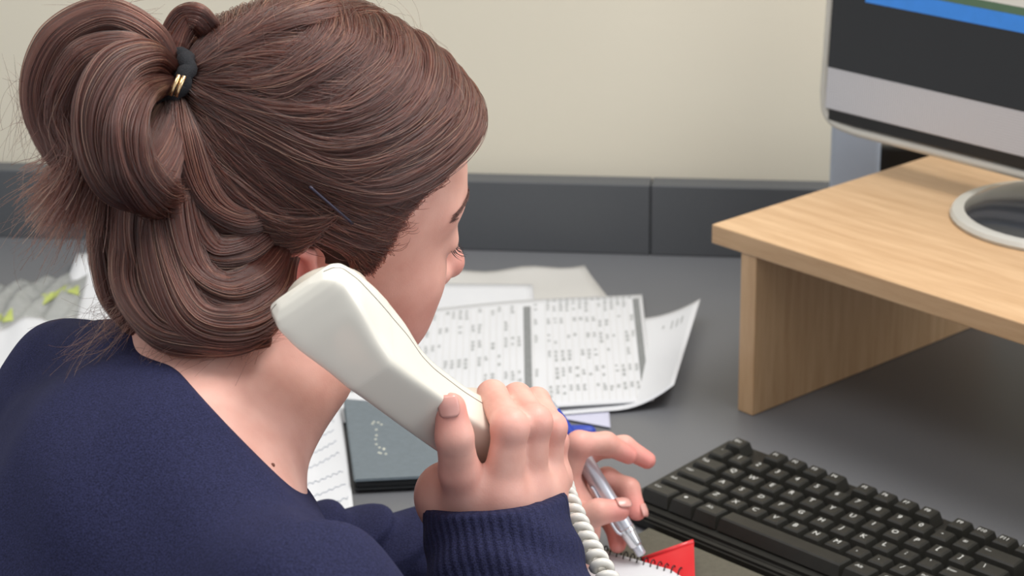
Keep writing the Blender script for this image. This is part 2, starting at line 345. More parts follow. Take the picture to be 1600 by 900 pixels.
# ================================================================ keyboard
def text_mesh(s, size):
    cu = bpy.data.curves.new('legend', 'FONT'); cu.body = s; cu.size = size; cu.align_x = 'CENTER'; cu.align_y = 'CENTER'; cu.extrude = .00003; cu.resolution_u = 2
    o = bpy.data.objects.new('legend', cu); COL.objects.link(o); dg = bpy.context.evaluated_depsgraph_get()
    me = bpy.data.meshes.new_from_object(o.evaluated_get(dg)); bpy.data.objects.remove(o); bpy.data.curves.remove(cu); return me
def keyboard():
    U = .01905; yaw = R_(-45.58); tilt = .05
    t = empty('computer_keyboard', (.15, 1.47209, 0), yaw)
    tag(t, 'black full-size computer keyboard with white key legends, in front of the wooden riser', 'keyboard')
    # legend plane passes z=.028 at unit (0,0) of the fit; key x = unit - 0.5
    ox = -.5*U
    def z(y): return .028 + math.sin(tilt)*y
    rows = {'F': 2.15*U, 'n': 1*U, 'Q': 0, 'A': -1*U, 'Z': -2*U, 'S': -3*U}
    x0, x1 = -.75*U+ox, 22.9*U+ox; ya, yb = -3.95*U, 3.1*U
    def slab(name, xa, xb, y_a, y_b, dz, m, par, bot=.001, bev=.0025):
        bm = bmesh.new(); box_bm(bm, (xa, y_a, 0), (xb, y_b, 1), 0)
        for v in bm.verts: v.co.z = (z(v.co.y)+dz) if v.co.z > .5 else bot
        bmesh.ops.bevel(bm, geom=bm.edges[:], offset=bev, segments=2, affect='EDGES'); me = bpy.data.meshes.new(name); bm.to_mesh(me); bm.free(); return link(name, me, m, par)
    body = slab('body', x0, x1, ya, yb, -.0105, M['key_body'], t)
    slab('front_lip', x0+.001, x1-.001, ya-.006, ya+.004, -.0135, M['key_body'], t, .001, .002)
    cache = {}; legs = {}
    def cap(wu, hu=1, flat=False):
        k = (wu, hu, flat)
        if k in cache: return cache[k]
        w_, h_ = wu*U-.0012, hu*U-.0012; h = .0105; V = []
        ins = .0028 if not flat else .0022
        for (f, zz, sx, sy) in ((0, -h, 0, 0), (1, -.0012, ins-.0004, ins-.0004), (2, 0, ins+.0008, ins+.0008)):
            for a, b in ((-1, -1), (1, -1), (1, 1), (-1, 1)): V.append((a*(w_/2-sx), b*(h_/2-sy)+(.0006 if f else 0), zz))
        F = [(3, 2, 1, 0), (8, 9, 10, 11)]
        for r in (0, 4):
            for j in range(4): F.append((r+j, r+(j+1) % 4, r+4+(j+1) % 4, r+4+j))
        me = bpy.data.meshes.new('key'); me.from_pydata(V, [], F); me.update(); me.materials.append(M['black_key']); cache[k] = me; return me
    def key(x, row, wu=1, txt=None, hu=1, flat=False, yoff=0):
        y = rows[row]+yoff; o = bpy.data.objects.new('key', cap(wu, hu, flat)); COL.objects.link(o); o.parent = t
        lift = {'F': .0006, 'n': .0008, 'Q': 0, 'A': -.0004, 'Z': 0, 'S': .0006}[row]
        o.location = ((x+wu/2)*U+ox, y, z(y)+lift); o.rotation_euler = (tilt+{'F': .03, 'n': .02, 'Q': .0, 'A': -.02, 'Z': -.05, 'S': -.08}[row], 0, 0)
        if txt:
            big = len(txt) == 1; k = txt
            if k == '#' and k not in legs:
                legs[k] = bpy.data.meshes.new('legend'); q_ = .0017; legs[k].from_pydata([(-q_*1.1, 0, .00003), (0, -q_, .00003), (q_*1.1, 0, .00003), (0, q_, .00003)], [], [(0, 1, 2, 3)]); legs[k].materials.append(M['legend'])
            if k not in legs: legs[k] = text_mesh(txt, .0070 if big else (.0050 if len(txt) < 4 else .0036)); legs[k].materials.append(M['legend'])
            l = bpy.data.objects.new('legend', legs[k]); COL.objects.link(l); l.parent = o; l.location = (-.0008 if wu <= 1 else -wu*U/2+.009, .0018, .00005)
    key(0, 'F', 1, 'Esc')
    for i in range(12): key(2+i+(i//4)*.5, 'F', 1, 'F%d' % (i+1))
    for i, c in enumerate('`1234567890-='): key(i, 'n', 1, c)
    key(13, 'n', 2, '<---'); key(0, 'Q', 1.5, 'Tab')
    for i, c in enumerate('QWERTYUIOP[]'): key(1.5+i, 'Q', 1, c)
    key(13.5, 'Q', 1.5, '\\'); key(0, 'A', 1.75, 'Caps')
    for i, c in enumerate("ASDFGHJKL;'"): key(1.75+i, 'A', 1, c)
    key(12.75, 'A', 2.25, 'Enter'); key(0, 'Z', 2.25, 'Shift')
    for i, c in enumerate('ZXCVBNM,./'): key(2.25+i, 'Z', 1, c)
    key(12.25, 'Z', 2.75, 'Shift')
    x = 0
    for w_, s in ((1.5, 'Ctrl'), (1.25, '#'), (1.25, 'Alt'), (6, None), (1.25, 'Alt'), (1.25, '#'), (1.25, '='), (1.25, 'Ctrl')): key(x, 'S', w_, s, 1.0, True); x += w_
    for r, names in (('F', ('PrtSc', 'Scroll', 'Pause')), ('n', ('Ins', 'Home', 'PgUp')), ('Q', ('Del', 'End', 'PgDn'))):
        for i, s in enumerate(names): key(15.25+i, r, 1, s)
    key(16.25, 'Z', 1, '^')
    for i, s in enumerate('<v>'): key(15.25+i, 'S', 1, s)
    for r, names in (('n', 'N/*-'), ('Q', '789+'), ('A', '456'), ('Z', '123'), ('S', '0.')):
        for i, s in enumerate(names): key(18.5+i, r, 1, s)
    m = slab('wrist_rest', 1.2*U+ox, x1-.02, ya-.09, ya-.0065, -.0175, M['mat_olive'], None, .0005, .003)
    m.name = 'wrist_rest'; m.location = t.location; m.rotation_euler = t.rotation_euler
    tag(m, 'dull olive brown wrist rest pad lying along the front of the keyboard', 'wrist rest')
keyboard()

# ================================================================ papers and small things on the desk
def sheet(name, corners, z, m, label, cat='paper', lift=None, n=14, group=None, thick=.0003):
    # corners: TL, TR, BR, BL as pixels on the desk at height z; lift(u,v)->extra height
    c = [onz(x, y, z) for x, y in corners]; org = sum(c)/4; V = []
    for j in range(n+1):
        for i in range(n+1):
            u, v = i/n, j/n; p = (c[0]*(1-u)+c[1]*u)*(1-v)+(c[3]*(1-u)+c[2]*u)*v
            h = lift(u, v) if lift else 0
            V.append(p-org*[1, 1, 0]+[0, 0, h])
    k = len(V); V += [v-np.array([0, 0, thick]) for v in V]; F = []
    for j in range(n):
        for i in range(n):
            a = j*(n+1)+i; F += [(a, a+n+1, a+n+2, a+1), (k+a, k+a+1, k+a+n+2, k+a+n+1)]
    ring = [i for i in range(n+1)]+[(n+1)*j+n for j in range(1, n+1)]+[n*(n+1)+i for i in range(n-1, -1, -1)]+[(n+1)*j for j in range(n-1, 0, -1)]
    for a, b in zip(ring, ring[1:]+ring[:1]): F.append((a, b, k+b, k+a))
    o = pyd(name, V, F, m, None, True); o.location = (org[0], org[1], 0); tag(o, label, cat, group)
    def surf(u, v, dz=.0002):
        p = (c[0]*(1-u)+c[1]*u)*(1-v)+(c[3]*(1-u)+c[2]*u)*v
        return p-org*[1, 1, 0]+[0, 0, (lift(u, v) if lift else 0)+dz]
    return o, surf
def quads(name, Q, m, parent):
    V = [p for q in Q for p in q]; return pyd(name, V, [tuple(range(4*i, 4*i+4))[::-1] for i in range(len(Q))], m, parent)
def papers():
    g = 'loose papers behind the pen'
    sheet('paper_sheet', [(640, 430), (913, 417), (962, 480), (650, 520)], .0012, M['paper_grey'], 'greyish sheet of paper at the back, farthest of the pile behind the face', lift=lambda u, v: .004*max(0, .25-v)*4*math.sin(u*7)**2)
    sheet('paper_sheet', [(610, 442), (832, 444), (845, 560), (600, 560)], .0024, M['paper'], 'plain white sheet tucked under the printed list near the nose')
    o, s = sheet('paper_sheet', [(860, 500), (1094, 497), (1053, 634), (850, 650)], .0034, M['paper'], 'white sheet with a curled right edge under the printed list', lift=lambda u, v: .020*max(0, (u-.55)/.45)**2, n=20)
    Q = []
    for uu, vv, l in ((.83, .13, .10), (.865, .13, .10), (.895, .12, .09), (.77, .15, .04)):
        Q.append([s(uu, vv), s(uu+.012, vv), s(uu+.012, vv+l), s(uu, vv+l)])
    quads('printed_text', Q, M['ink'], o)
    o, s = sheet('phone_list', [(625, 487), (1003, 460), (1022, 626), (610, 664)], .0055, M['paper'], 'white printed contact list with narrow columns and two grey bands', n=20, lift=lambda u, v: .003*math.sin(u*3.1)**2)
    def bar(u0, v0, u1, v1): return [s(u0, v0), s(u1, v0), s(u1, v1), s(u0, v1)]
    quads('grey_band', [bar(.505, .07+k*.086, .535, .07+(k+1)*.086) for k in range(10)], M['ink_dark'], o)
    quads('grey_band', [bar(.958, .04+k*.092, .985, .04+(k+1)*.092) for k in range(10)], M['ink_dark'], o)
    Q = []; rr = random.Random(3); L_ = []
    cols = [.03+.0265*k for k in range(18)]+[.548]+[.60+.0262*k for k in range(14)]
    for cx in cols:
        L_.append(bar(cx-.006, .06, cx-.0045, .97))
        for k in range(6):
            v0 = .05+k*.155
            if rr.random() < (.78 if cx > .54 else .62):
                le = rr.uniform(.05, .115)
                for j in range(3): 
                    if rr.random() < .85: Q.append(bar(cx+.0005, v0+le*j/3, cx+.0115+rr.uniform(-.002, .003), v0+le*(j+.75)/3))
    for cx in cols[19:]: Q.append(bar(cx, .015, cx+.014, .035))
    quads('printed_text', Q, M['ink'], o); quads('column_lines', L_, M['paper_grey'], o)
    sheet('paper_sheet', [(860, 625), (951, 632), (954, 668), (870, 652)], .002, M['paper_lilac'], 'lilac grey paper slip showing below the contact list beside the pen')
    # blue pen cap lying behind the hand
    a, b = onz(888, 674, .007), onz(931, 676, .007)
    d = b-a; Ln = np.linalg.norm(d); o = lathe('pen_cap', [(.003, 0), (.0055, .002), (.006, .01), (.0058, Ln-.004), (.004, Ln-.001), (.002, Ln)], M['blue'], None, 20, d/Ln, (0, 0, 0)); o.location = a
    tag(o, 'small blue pen cap lying on the desk behind the writing hand', 'pen cap')
    # handwriting page, folder
    o, s = sheet('handwritten_note', [(430, 640), (531, 622), (556, 826), (420, 860)], .0016, M['paper'], 'white page of handwriting between the neck and the grey folder', lift=lambda u, v: .004*max(0, u-.6)*math.sin(v*3)*2.5, n=20)
    W = []; rr = random.Random(5)
    for k in range(10):
        u0, v0 = .15+.02*k, .06+.095*k; n_ = 26; pts = []
        for i in range(n_):
            pts.append(s(min(.95, u0+i*.026), max(.015, min(.985, v0-.0028*i*(1 if k < 6 else .3)+.012*math.sin(i*2.1+k)*rr.uniform(.4, 1))), .0003))
        W.append(pts)
    tubes('handwriting', W, [.00022]*len(W), M['ink_blue'], o, 4)
    sheet('paper_sheet', [(500, 612), (590, 612), (600, 660), (520, 660)], .0032, M['paper'], 'white sheet edge peeking out above the grey folder')
    c = [onz(x, y, .013) for x, y in ((536, 622), (742, 640), (760, 740), (553, 750))]; org = sum(c)/4
    f = tag(empty('folder', (org[0], org[1], 0)), 'grey blue folder with a dotted curve and black edge, behind the phone', 'folder')
    def slab(name, pts, z0, z1, m, par, bev=.001):
        n = len(pts); V = [(p[0]-org[0], p[1]-org[1], z) for z in (z1, z0) for p in pts]
        o = pyd(name, V, [tuple(range(n))[::-1], tuple(range(n, 2*n))]+[(i, (i+1) % n, n+(i+1) % n, n+i) for i in range(n)], m, par)
        bm = bmesh.new(); bm.from_mesh(o.data); bmesh.ops.recalc_face_normals(bm, faces=bm.faces[:]); bmesh.ops.bevel(bm, geom=bm.edges[:], offset=bev, segments=2, affect='EDGES'); bm.to_mesh(o.data); bm.free(); return o
    slab('cover', c, .0105, .013, M['folder'], f)
    inn = [org+(p-org)*.975 for p in c]; slab('pages', inn, .0046, .0104, M['folder_edge'], f)
    slab('back_cover', c, .0036, .0045, M['folder_edge'], f)
    cs = [(584, 659), (591, 660), (596, 663), (582, 662), (588, 671), (588, 680), (587, 686), (588, 694), (593, 699), (600, 702), (595, 708), (603, 709), (600, 700.5), (592, 707)]
    V = []; F = []
    for i, (x, y) in enumerate(cs):
        q = onz(x, y, .0133)-org*[1, 1, 0]; b0 = len(V)
        for zz in (.0133, .0128): V += [(q[0]+.0011*math.cos(a), q[1]+.0011*math.sin(a), zz) for a in np.arange(8)*math.pi/4]
        F.append(tuple(range(b0, b0+8))); F += [(b0+j, b0+8+j, b0+8+(j+1) % 8, b0+(j+1) % 8) for j in range(8)]
    pyd('dotted_curve', V, F, M['dot'], f)
    # left of the sitter
    sheet('paper_sheet', [(122, 412), (330, 372), (330, 560), (20, 600)], .003, M['paper'], 'white sheet behind the bun and nape, beside the plastic packet', lift=lambda u, v: .012*max(0, .3-v)*(1-u)*3)
    sheet('paper_sheet', [(-60, 535), (66, 503), (150, 560), (-60, 700)], .0055, M['paper'], 'white crumpled sheet at the left edge behind the navy shoulder', lift=lambda u, v: .006*math.sin(u*6+v*3)**2*(1-v)+.004)
    o, s = sheet('plastic_packet', [(-60, 452), (140, 424), (120, 500), (-60, 522)], .004, M['plastic_bag'], 'clear plastic packet with green print at the left edge', 'packet', lift=lambda u, v: .010*math.sin(math.pi*v)*(.7+.3*math.sin(u*17))+.003*math.sin(u*31+v*11), thick=.003, n=24)
    sub = [[s(a, b, .0008), s(a+.1, b-.03, .0008), s(a+.11, b+.10, .0008), s(a+.02, b+.16, .0008)] for a, b in ((.66, .52), (.76, .50), (.86, .45), (.24, .8), (.33, .78))]
    for q in sub: quads('green_print', [q], M['green'], o)
papers()

def notepad():
    # spiral pad and red card at the bottom edge
    tl, tr = onz(950, 861, .009), onz(1105, 906, .009); ex = N(tr-tl); ey = np.array([-ex[1], ex[0], 0]); W = .105; D = .14
    t = empty('spiral_notepad', (tl[0], tl[1], 0), math.atan2(ex[1], ex[0])); tag(t, 'white spiral notepad with black wire under the pen', 'notepad')
    lo = -.035
    box('back_card', (lo, -D, .0012), (lo+W, 0, .0022), M['paper_grey'], t, 0)
    box('page_block', (lo, -D, .0023), (lo+W, -.0005, .0088), M['paper'], t, .0003)
    box('page', (lo, -D, .0089), (lo+W, -.0008, .0092), M['paper'], t, 0)
    for i in range(17):
        x = lo+.004+i*.0058; a = np.linspace(-.9, 4.2, 16)
        P = np.stack([x+.0010*a/4, -.0012+.0042*np.cos(a), .0072+.0058*np.sin(a)], 1)
        tube('wire_ring', P, .00052, M['wire'], t, 6)
    # red folded card
    # leaning card: ridge from A to B, front face falls towards the pad
    A, B = onz(1003, 874, .007), onz(1084, 846, .022)
    C_, D_ = onz(1086, 912, .008), onz(1075, 903, .0105)
    t2 = empty('red_card', (A[0], A[1], 0)); tag(t2, 'bright red glossy card wedged between spiral notepad and keyboard', 'card')
    o0 = A*[1, 1, 0]; th = np.array([.0, .0015, -.0012])
    low = onz(1040, 925, .0015); P = [A, B, np.array([C_[0], C_[1], .0105]), low]
    P = [p-o0 for p in P]; V = P+[p+th for p in P]
    pyd('panel', V, [(0, 3, 2, 1), (4, 5, 6, 7), (0, 1, 5, 4), (1, 2, 6, 5), (2, 3, 7, 6), (3, 0, 4, 7)], M['red'], t2)
    tube('fold_ridge', [A-o0, (A+B)/2-o0, B-o0], .0018, M['red'], t2, 8)
notepad()
def pen():
    a, b = at(845, 608, 1.497), at(1003, 867, 1.500); d = b-a; L = np.linalg.norm(d); ax = d/L
    t = empty('ballpoint_pen', b); tag(t, 'silver ballpoint pen with a blue grip held upside down in the writing hand', 'pen')
    o = tuple(a-b)
    lathe('tip_cone', [(.0009, 0), (.0014, .0012), (.0024, .006), (.0041, .0185)], M['silver'], t, 24, ax, o)
    lathe('grip', [(.0042, .0186), (.0049, .026), (.0056, .038), (.0060, .050), (.0061, .058)], M['blue'], t, 24, ax, o)
    lathe('barrel', [(.0060, .0582), (.0066, .0592), (.0066, .10), (.0064, .112), (.0060, .1190)], M['silver'], t, 24, ax, o)
    lathe('top_ring', [(.0061, .1191), (.0066, .1196), (.0065, .1225), (.0060, .123)], M['chrome'], t, 24, ax, o)
    lathe('end_cone', [(.0060, .1231), (.0052, .133), (.0046, .1345)], M['chrome'], t, 24, ax, o)
    lathe('clicker', [(.0036, .1346), (.0037, L-.001), (.0030, L)], M['silver'], t, 20, ax, o)
    cv = N(CAM-(a+b)/2); sd = N(np.cross(ax, cv)); out = N(cv*.75+sd*(-.75 if (sd@CR) > 0 else .75)); out = N(out-ax*(out@ax))
    A = np.array(o); P = [A+ax*.121+out*.0070, A+ax*.117+out*.0095, A+ax*.108+out*.0098, A+ax*.092+out*.0085, A+ax*.082+out*.0078, A+ax*.0795+out*.0086]
    V, F = tube_arrays(smooth_path(P, 20), .0011, 8); pyd('clip', V, F, M['silver'], t, True)
    return a, b
PEN_A, PEN_B = pen()

# ================================================================ telephone handset
EARP, MOUP = at(534, 524, 1.088), at(730, 668, 1.180)
HA = N(MOUP-EARP)
def handset():
    # frame: HA along, HN out of the back of the handset (away from the head), HS side (up-right in the photo)
    cv = N(CAM-(EARP+MOUP)/2)
    base = N(cv-HA*(cv@HA)); side = np.cross(HA, base); side = side if side@CU > 0 else -side
    ang = R_(27); HN = base*math.cos(ang)-side*math.sin(ang); HS = base*math.sin(ang)+side*math.cos(ang)
    L = np.linalg.norm(MOUP-EARP)
    # sections: position along, outer face height, inner face height, outer half width, inner half width
    S = [(-.262, -.013, -.0155, .006, .006), (-.255, -.010, -.0180, .0145, .016), (-.235, -.0065, -.0205, .0195, .0215), (-.20, -.003, -.0220, .0222, .0245), (-.10, .005, -.0240, .0210, .0262), (.05, .0140, -.0240, .0165, .0262),
         (.15, .0192, -.0235, .0150, .0250), (.17, .0197, -.0230, .0148, .0245), (.30, .0196, -.0185, .0148, .0225), (.42, .0194, -.0105, .0150, .0192), (.52, .0192, -.0075, .0152, .0182), (.75, .0190, -.0070, .0154, .0182),
         (.9, .0188, -.0095, .0154, .0184), (1.0, .0186, -.0125, .0154, .0187), (1.10, .0184, -.0145, .0152, .0186), (1.14, .0178, -.0142, .0146, .0180), (1.158, .0160, -.0130, .0130, .0165), (1.165, .0120, -.0090, .0100, .0120)]
    S = np.array(S); ts = np.linspace(0, len(S)-1, 160); S = np.stack([np.interp(ts, np.arange(len(S)), S[:, k]) for k in range(5)], 1)
    for _ in range(4): S[1:-1] = (S[:-2]+2*S[1:-1]+S[2:])/4
    ns = 72; a = (np.arange(ns)+.5)*2*np.pi/ns
    def sup(c, e): return np.sign(c)*np.abs(c)**e
    def loft(S, e):
        V = []
        for f, yo, yi, wo, wi in S:
            c = EARP+HA*f*L; k = (sup(np.sin(a), e)+1)/2
            x = sup(np.cos(a), e)*(wi+(wo-wi)*k); y = yi+(yo-yi)*k
            V.append(c+x[:, None]*HS+y[:, None]*HN)
        return np.vstack(V)
    n = len(S); F = [(k*ns+j, k*ns+(j+1) % ns, (k+1)*ns+(j+1) % ns, (k+1)*ns+j) for k in range(n-1) for j in range(ns)]
    F += [tuple(range(ns))[::-1], tuple((n-1)*ns+j for j in range(ns))]
    t = tag(empty('telephone_handset', MOUP), 'cream plastic telephone handset pressed to the ear by the raised hand', 'telephone')
    def mk(name, V, F, m, par=t):
        o = pyd(name, V-MOUP, F, m, par, True); bm = bmesh.new(); bm.from_mesh(o.data); bmesh.ops.recalc_face_normals(bm, faces=bm.faces[:]); bm.to_mesh(o.data); bm.free(); return o
    mk('shell', loft(S, .27), F, M['handset'])
    # parting line between the two shell halves
    V = []
    seam = []
    for sgn in (1, -1):
        P = [EARP+HA*f*L+HN*(yi+(yo-yi)*.30)+HS*sgn*((wi+(wo-wi)*.30)*1.001) for f, yo, yi, wo, wi in S[10:-10:2]]
        o = tube('parting_line', np.array(P)-MOUP, .00026, M['seam'], t, 6)
    for f, off, tt in ((-.03, 0, .0240), (1.02, .001, .0140)):      # ear cap and mouth cap on the inner face
        c = EARP+HA*f*L+HN*(off-tt)
        k = 1 if f < .5 else .78; prof = [(.0235*k, .004), (.0235*k, -.002), (.022*k, -.0040), (.018*k, -.0050), (.006, -.0035)]
        lathe('ear_cap' if f == 0 else 'mouth_cap', prof, M['handset_in'], t, 32, HN, tuple(c-MOUP))
    # coiled cord: leaves the mouth end, drops behind the cuff and hangs past the wrist
    P = smooth_path([MOUP+HA*.030, at(800, 742, 1.245), at(868, 745, 1.25), at(886, 778, 1.22), at(905, 822, 1.20), at(928, 866, 1.18), at(950, 905, 1.165), at(985, 985, 1.15), at(1040, 1090, 1.16)], 900)
    seg = np.linalg.norm(np.diff(P, axis=0), axis=1); s_ = np.concatenate([[0], np.cumsum(seg)])
    tot = s_[-1]; n = 3000; u = np.linspace(0, tot, n); C = np.stack([np.interp(u, s_, P[:, k]) for k in range(3)], 1)
    T = np.gradient(C, axis=0); T /= np.linalg.norm(T, axis=1)[:, None]
    U_ = np.cross(T, [0, 0, 1.]); U_ /= np.linalg.norm(U_, axis=1)[:, None]; W_ = np.cross(T, U_)
    pitch = .0082; ph = -u/pitch*2*np.pi; r = .0043
    H = C+r*(np.cos(ph)[:, None]*U_+np.sin(ph)[:, None]*W_)
    tube('coiled_cord', H-MOUP, .0027, M['cord'], t, 10)
    return HN, HS
HN, HS = handset()
# ================================================================ the person
person = empty('person', (float(MID[0]), float(MID[1]), FLOOR)); tag(person, 'person in a navy sweater holding a phone to the ear, brown hair in a bun', 'person')
PO = np.array(person.location)
HC = np.array([-.131, 1.172, .332]); HYAW, HPIT, HROL = R_(23), R_(16), R_(15)
def rotm(a, b, c):
    ca, sa, cb, sb, cc, sc = math.cos(a), math.sin(a), math.cos(b), math.sin(b), math.cos(c), math.sin(c)
    return np.array([[ca, -sa, 0], [sa, ca, 0], [0, 0, 1]])@np.array([[cb, 0, sb], [0, 1, 0], [-sb, 0, cb]])@np.array([[1, 0, 0], [0, cc, -sc], [0, sc, cc]])
HR = rotm(HYAW, HPIT, HROL)
def hw(p): return HC+np.asarray(p, float)@HR.T          # head -> world
def hl(p): return (np.asarray(p, float)-HC)@HR          # world -> head

def sd_face(q):
    d = ell(q, (-.004, 0, .045), (.092, .073, .084))
    d = smin(d, ell(q, (.040, 0, .030), (.054, .058, .062)), .02)               # forehead and temples
    d = smin(d, ell(q, (.034, 0, -.032), (.056, .052, .066)), .022)             # mid face
    for s in (1, -1):
        d = smin(d, ell(q, (.061, s*.041, -.003), (.024, .020, .020)), .022)     # cheekbone
        d = smin(d, ell(q, (.058, s*.037, -.036), (.029, .022, .028)), .025)    # cheek
        d = smin(d, rc(q, (-.002, s*.052, -.045), (.064, s*.016, -.081), .015, .015), .022)     # jaw
        d = smin(d, rc(q, (.083, s*.012, .040), (.069, s*.042, .042), .0095, .008), .012)       # brow ridge
        d = smax(d, -ell(q, (.100, s*.032, .026), (.018, .017, .0105)), .012)    # eye socket
        d = smin(d, ell(q, (.0755, s*.032, .0255), (.0135, .0145, .0125)), .006)               # lidded eye
        d = smin(d, ell(q, (.0835, s*.032, .0230), (.0062, .0125, .0055)), .004)               # lowered upper lid
    d = smin(d, ell(q, (.074, 0, -.083), (.016, .018, .014)), .02)              # chin
    d = smin(d, ell(q, (.078, 0, -.050), (.018, .026, .020)), .02)              # mouth area
    d = smin(d, rc(q, (.085, 0, .030), (.104, 0, -.008), .0070, .0088), .012)    # nose bridge
    d = smin(d, ell(q, (.1075, 0, -.012), (.0105, .0110, .0098)), .007)
    for s in (1, -1): d = smin(d, ell(q, (.096, s*.0125, -.016), (.0095, .0068, .0075)), .007)
    d = smin(d, ell(q, (.0935, 0, -.045), (.0075, .020, .0050)), .004)           # upper lip
    d = smin(d, ell(q, (.0920, 0, -.0545), (.0075, .017, .0058)), .003)         # lower lip
    d = smax(d, -rc(q, (.100, .022, -.0495), (.100, -.022, -.0495), .0022, .0022), .004)
    # ears
    for s in (1, -1):
        q0 = q; q = q-np.array([-.021, 0, -.009], np.float32)
        e = ell(q, (-.004, s*.0735, .004), (.016, .0055, .030))
        e = smax(e, -ell(q, (.000, s*.0795, .006), (.0098, .0050, .020)), .003)
        k = 10; P = [(.008, .004), (.010, .020), (.004, .033), (-.008, .037), (-.019, .030), (-.023, .014), (-.020, -.004), (-.012, -.020), (-.004, -.029)]
        for (x0, z0), (x1, z1) in zip(P, P[1:]): e = smin(e, rc(q, (x0, s*(.0765+.3*max(0, -x0)), z0), (x1, s*(.0765+.3*max(0, -x1)), z1), .0036, .0036), .003)
        e = smin(e, ell(q, (-.003, s*.0745, -.028), (.0085, .0050, .0095)), .006)
        e = smin(e, ell(q, (.009, s*.0735, -.004), (.004, .004, .008)), .004)
        q = q0
        d = smin(d, e, .006)
    return d
NB = at(322, 735, 1.125)                         # base of the neck
SKB = hw((-.022, 0, -.018))
def sd_neck(p):
    d = rc(p, SKB, NB-BF*.008, .047, .047)
    d = smin(d, rc(p, hw((.020, 0, -.060)), NB-BF*.022, .034, .033), .03)
    d = smin(d, rc(p, hw((.046, -.004, -.066)), hw((.0, 0, -.085)), .022, .030), .025)      # under the jaw
    d = smin(d, rc(p, at(472, 580, 1.172), at(372, 735, 1.125), .030, .026), .02)
    # tendons from behind the ear to the collar pit
    d = smin(d, rc(p, hw((-.018, -.050, -.035)), NB+BF*.004-BL*.020+[0, 0, -.028], .012, .009), .028)
    d = smin(d, rc(p, hw((-.045, 0, .0)), NB-BF*.004+[0, 0, .0], .034, .044), .03)
    return d
CH = MID+np.array([0, 0, -.105])-BF*.035           # chest centre
WA = MID+np.array([0, 0, -.42])-BF*.16           # waist
BM = np.stack([BF, BL, [0, 0, 1]])
def bl(p, c): return ((p-np.asarray(c, np.float32))@BM.T.astype(np.float32))
LEAN = rotm(0, R_(10), 0)
def sd_torso(p, g=0.0):
    q = bl(p, CH)@LEAN.astype(np.float32)
    d = ell(q, (0, 0, 0), (.090+g, .150+g, .180+g))
    q2 = bl(p, WA)
    d = smin(d, ell(q2, (0, 0, .04), (.105+g, .14+g, .24+g)), .08)
    d = smin(d, rc(p, NB-BF*.02+[0, 0, -.035], SL+[0, 0, -.006], .052+g, .040+g), .05)
    d = smin(d, rc(p, NB-BF*.032+BL*.006+[0, 0, -.030], SR+[0, 0, -.006], .045+g, .040+g), .04)
    d = smin(d, rc(p, NB-BF*.045+[0, 0, -.02], NB-BF*.08+[0, 0, -.12], .055+g, .07+g), .05)
    d = smin(d, rc(p, at(238, 572, 1.17), at(130, 592, 1.24), .020+g, .030+g), .03)
    for s in (1, -1): d = smin(d, ell(bl(p, MID), (.048, s*.075, -.165), (.050+g, .058+g, .055+g)), .05)
    return d
# arms
ER = np.array([.022, .930, .052]); WR_ = at(778, 822, 1.178)
EL = np.array([-.205, 1.300, .041]); WL_ = at(866, 868, 1.500)
def sd_arms(p, g=0.0, cuff=False):
    d = rc(p, SR, ER, .043+g, .036+g); d = smin(d, rc(p, ER, WR_, .036+g*1.4, .0245+g), .02)
    e = rc(p, SL, EL, .043+g, .034+g); e = smin(e, rc(p, EL, WL_, .036+g*1.2, .0225+g), .02)
    return d, e
# hands: pixel-traced joints with their own depths -> world
def J(*a): return [at(*q) for q in a]
HAND_R = dict(
    wrist=at(778, 822, 1.178),
    thumb=(J((738, 800, 1.172), (718, 737, 1.150), (710, 682, 1.136), (704, 638, 1.134)), (.0135, .0114, .0103, .0088)),
    index=(J((785, 772, 1.160), (797, 668, 1.150), (769, 618, 1.182), (742, 640, 1.212)), (.0125, .0102, .0088, .0076)),
    middle=(J((822, 760, 1.176), (835, 660, 1.166), (808, 622, 1.200), (770, 650, 1.228)), (.0122, .0098, .0088, .0076)),
    ring=(J((849, 750, 1.196), (861, 668, 1.186), (838, 627, 1.216), (798, 660, 1.242)), (.0115, .0088, .0082, .0072)),
    pinky=(J((862, 748, 1.222), (866, 690, 1.218), (850, 655, 1.240), (818, 672, 1.258)), (.0105, .0080, .0074, .0066)))
HAND_L = dict(
    wrist=at(868, 862, 1.500),
    thumb=(J((872, 838, 1.488), (893, 818, 1.474), (935, 800, 1.468), (967, 797, 1.473)), (.0125, .0105, .0092, .0080)),
    index=(J((878, 757, 1.488), (905, 694, 1.476), (947, 693, 1.482), (982, 711, 1.492)), (.0110, .0092, .0084, .0068)),
    middle=(J((885, 755, 1.510), (925, 700, 1.510), (975, 698, 1.512), (1011, 719, 1.515)), (.0110, .0090, .0082, .0066)),
    ring=(J((893, 780, 1.522), (948, 750, 1.522), (982, 764, 1.514), (995, 799, 1.508)), (.0108, .0090, .0084, .0070)),
    pinky=(J((893, 815, 1.530), (938, 798, 1.532), (960, 822, 1.520), (965, 851, 1.512)), (.0100, .0080, .0074, .0064)))
HAND_R['palm'] = [(at(710, 772, 1.180), .016), (at(765, 785, 1.176), .016), (at(800, 792, 1.183), .015), (at(692, 770, 1.186), .013), (at(714, 800, 1.184), .014), (at(835, 790, 1.195), .014)]
HAND_L['palm'] = [(at(880, 800, 1.500), .016), (at(888, 838, 1.497), .0185), (at(884, 812, 1.494), .017)]
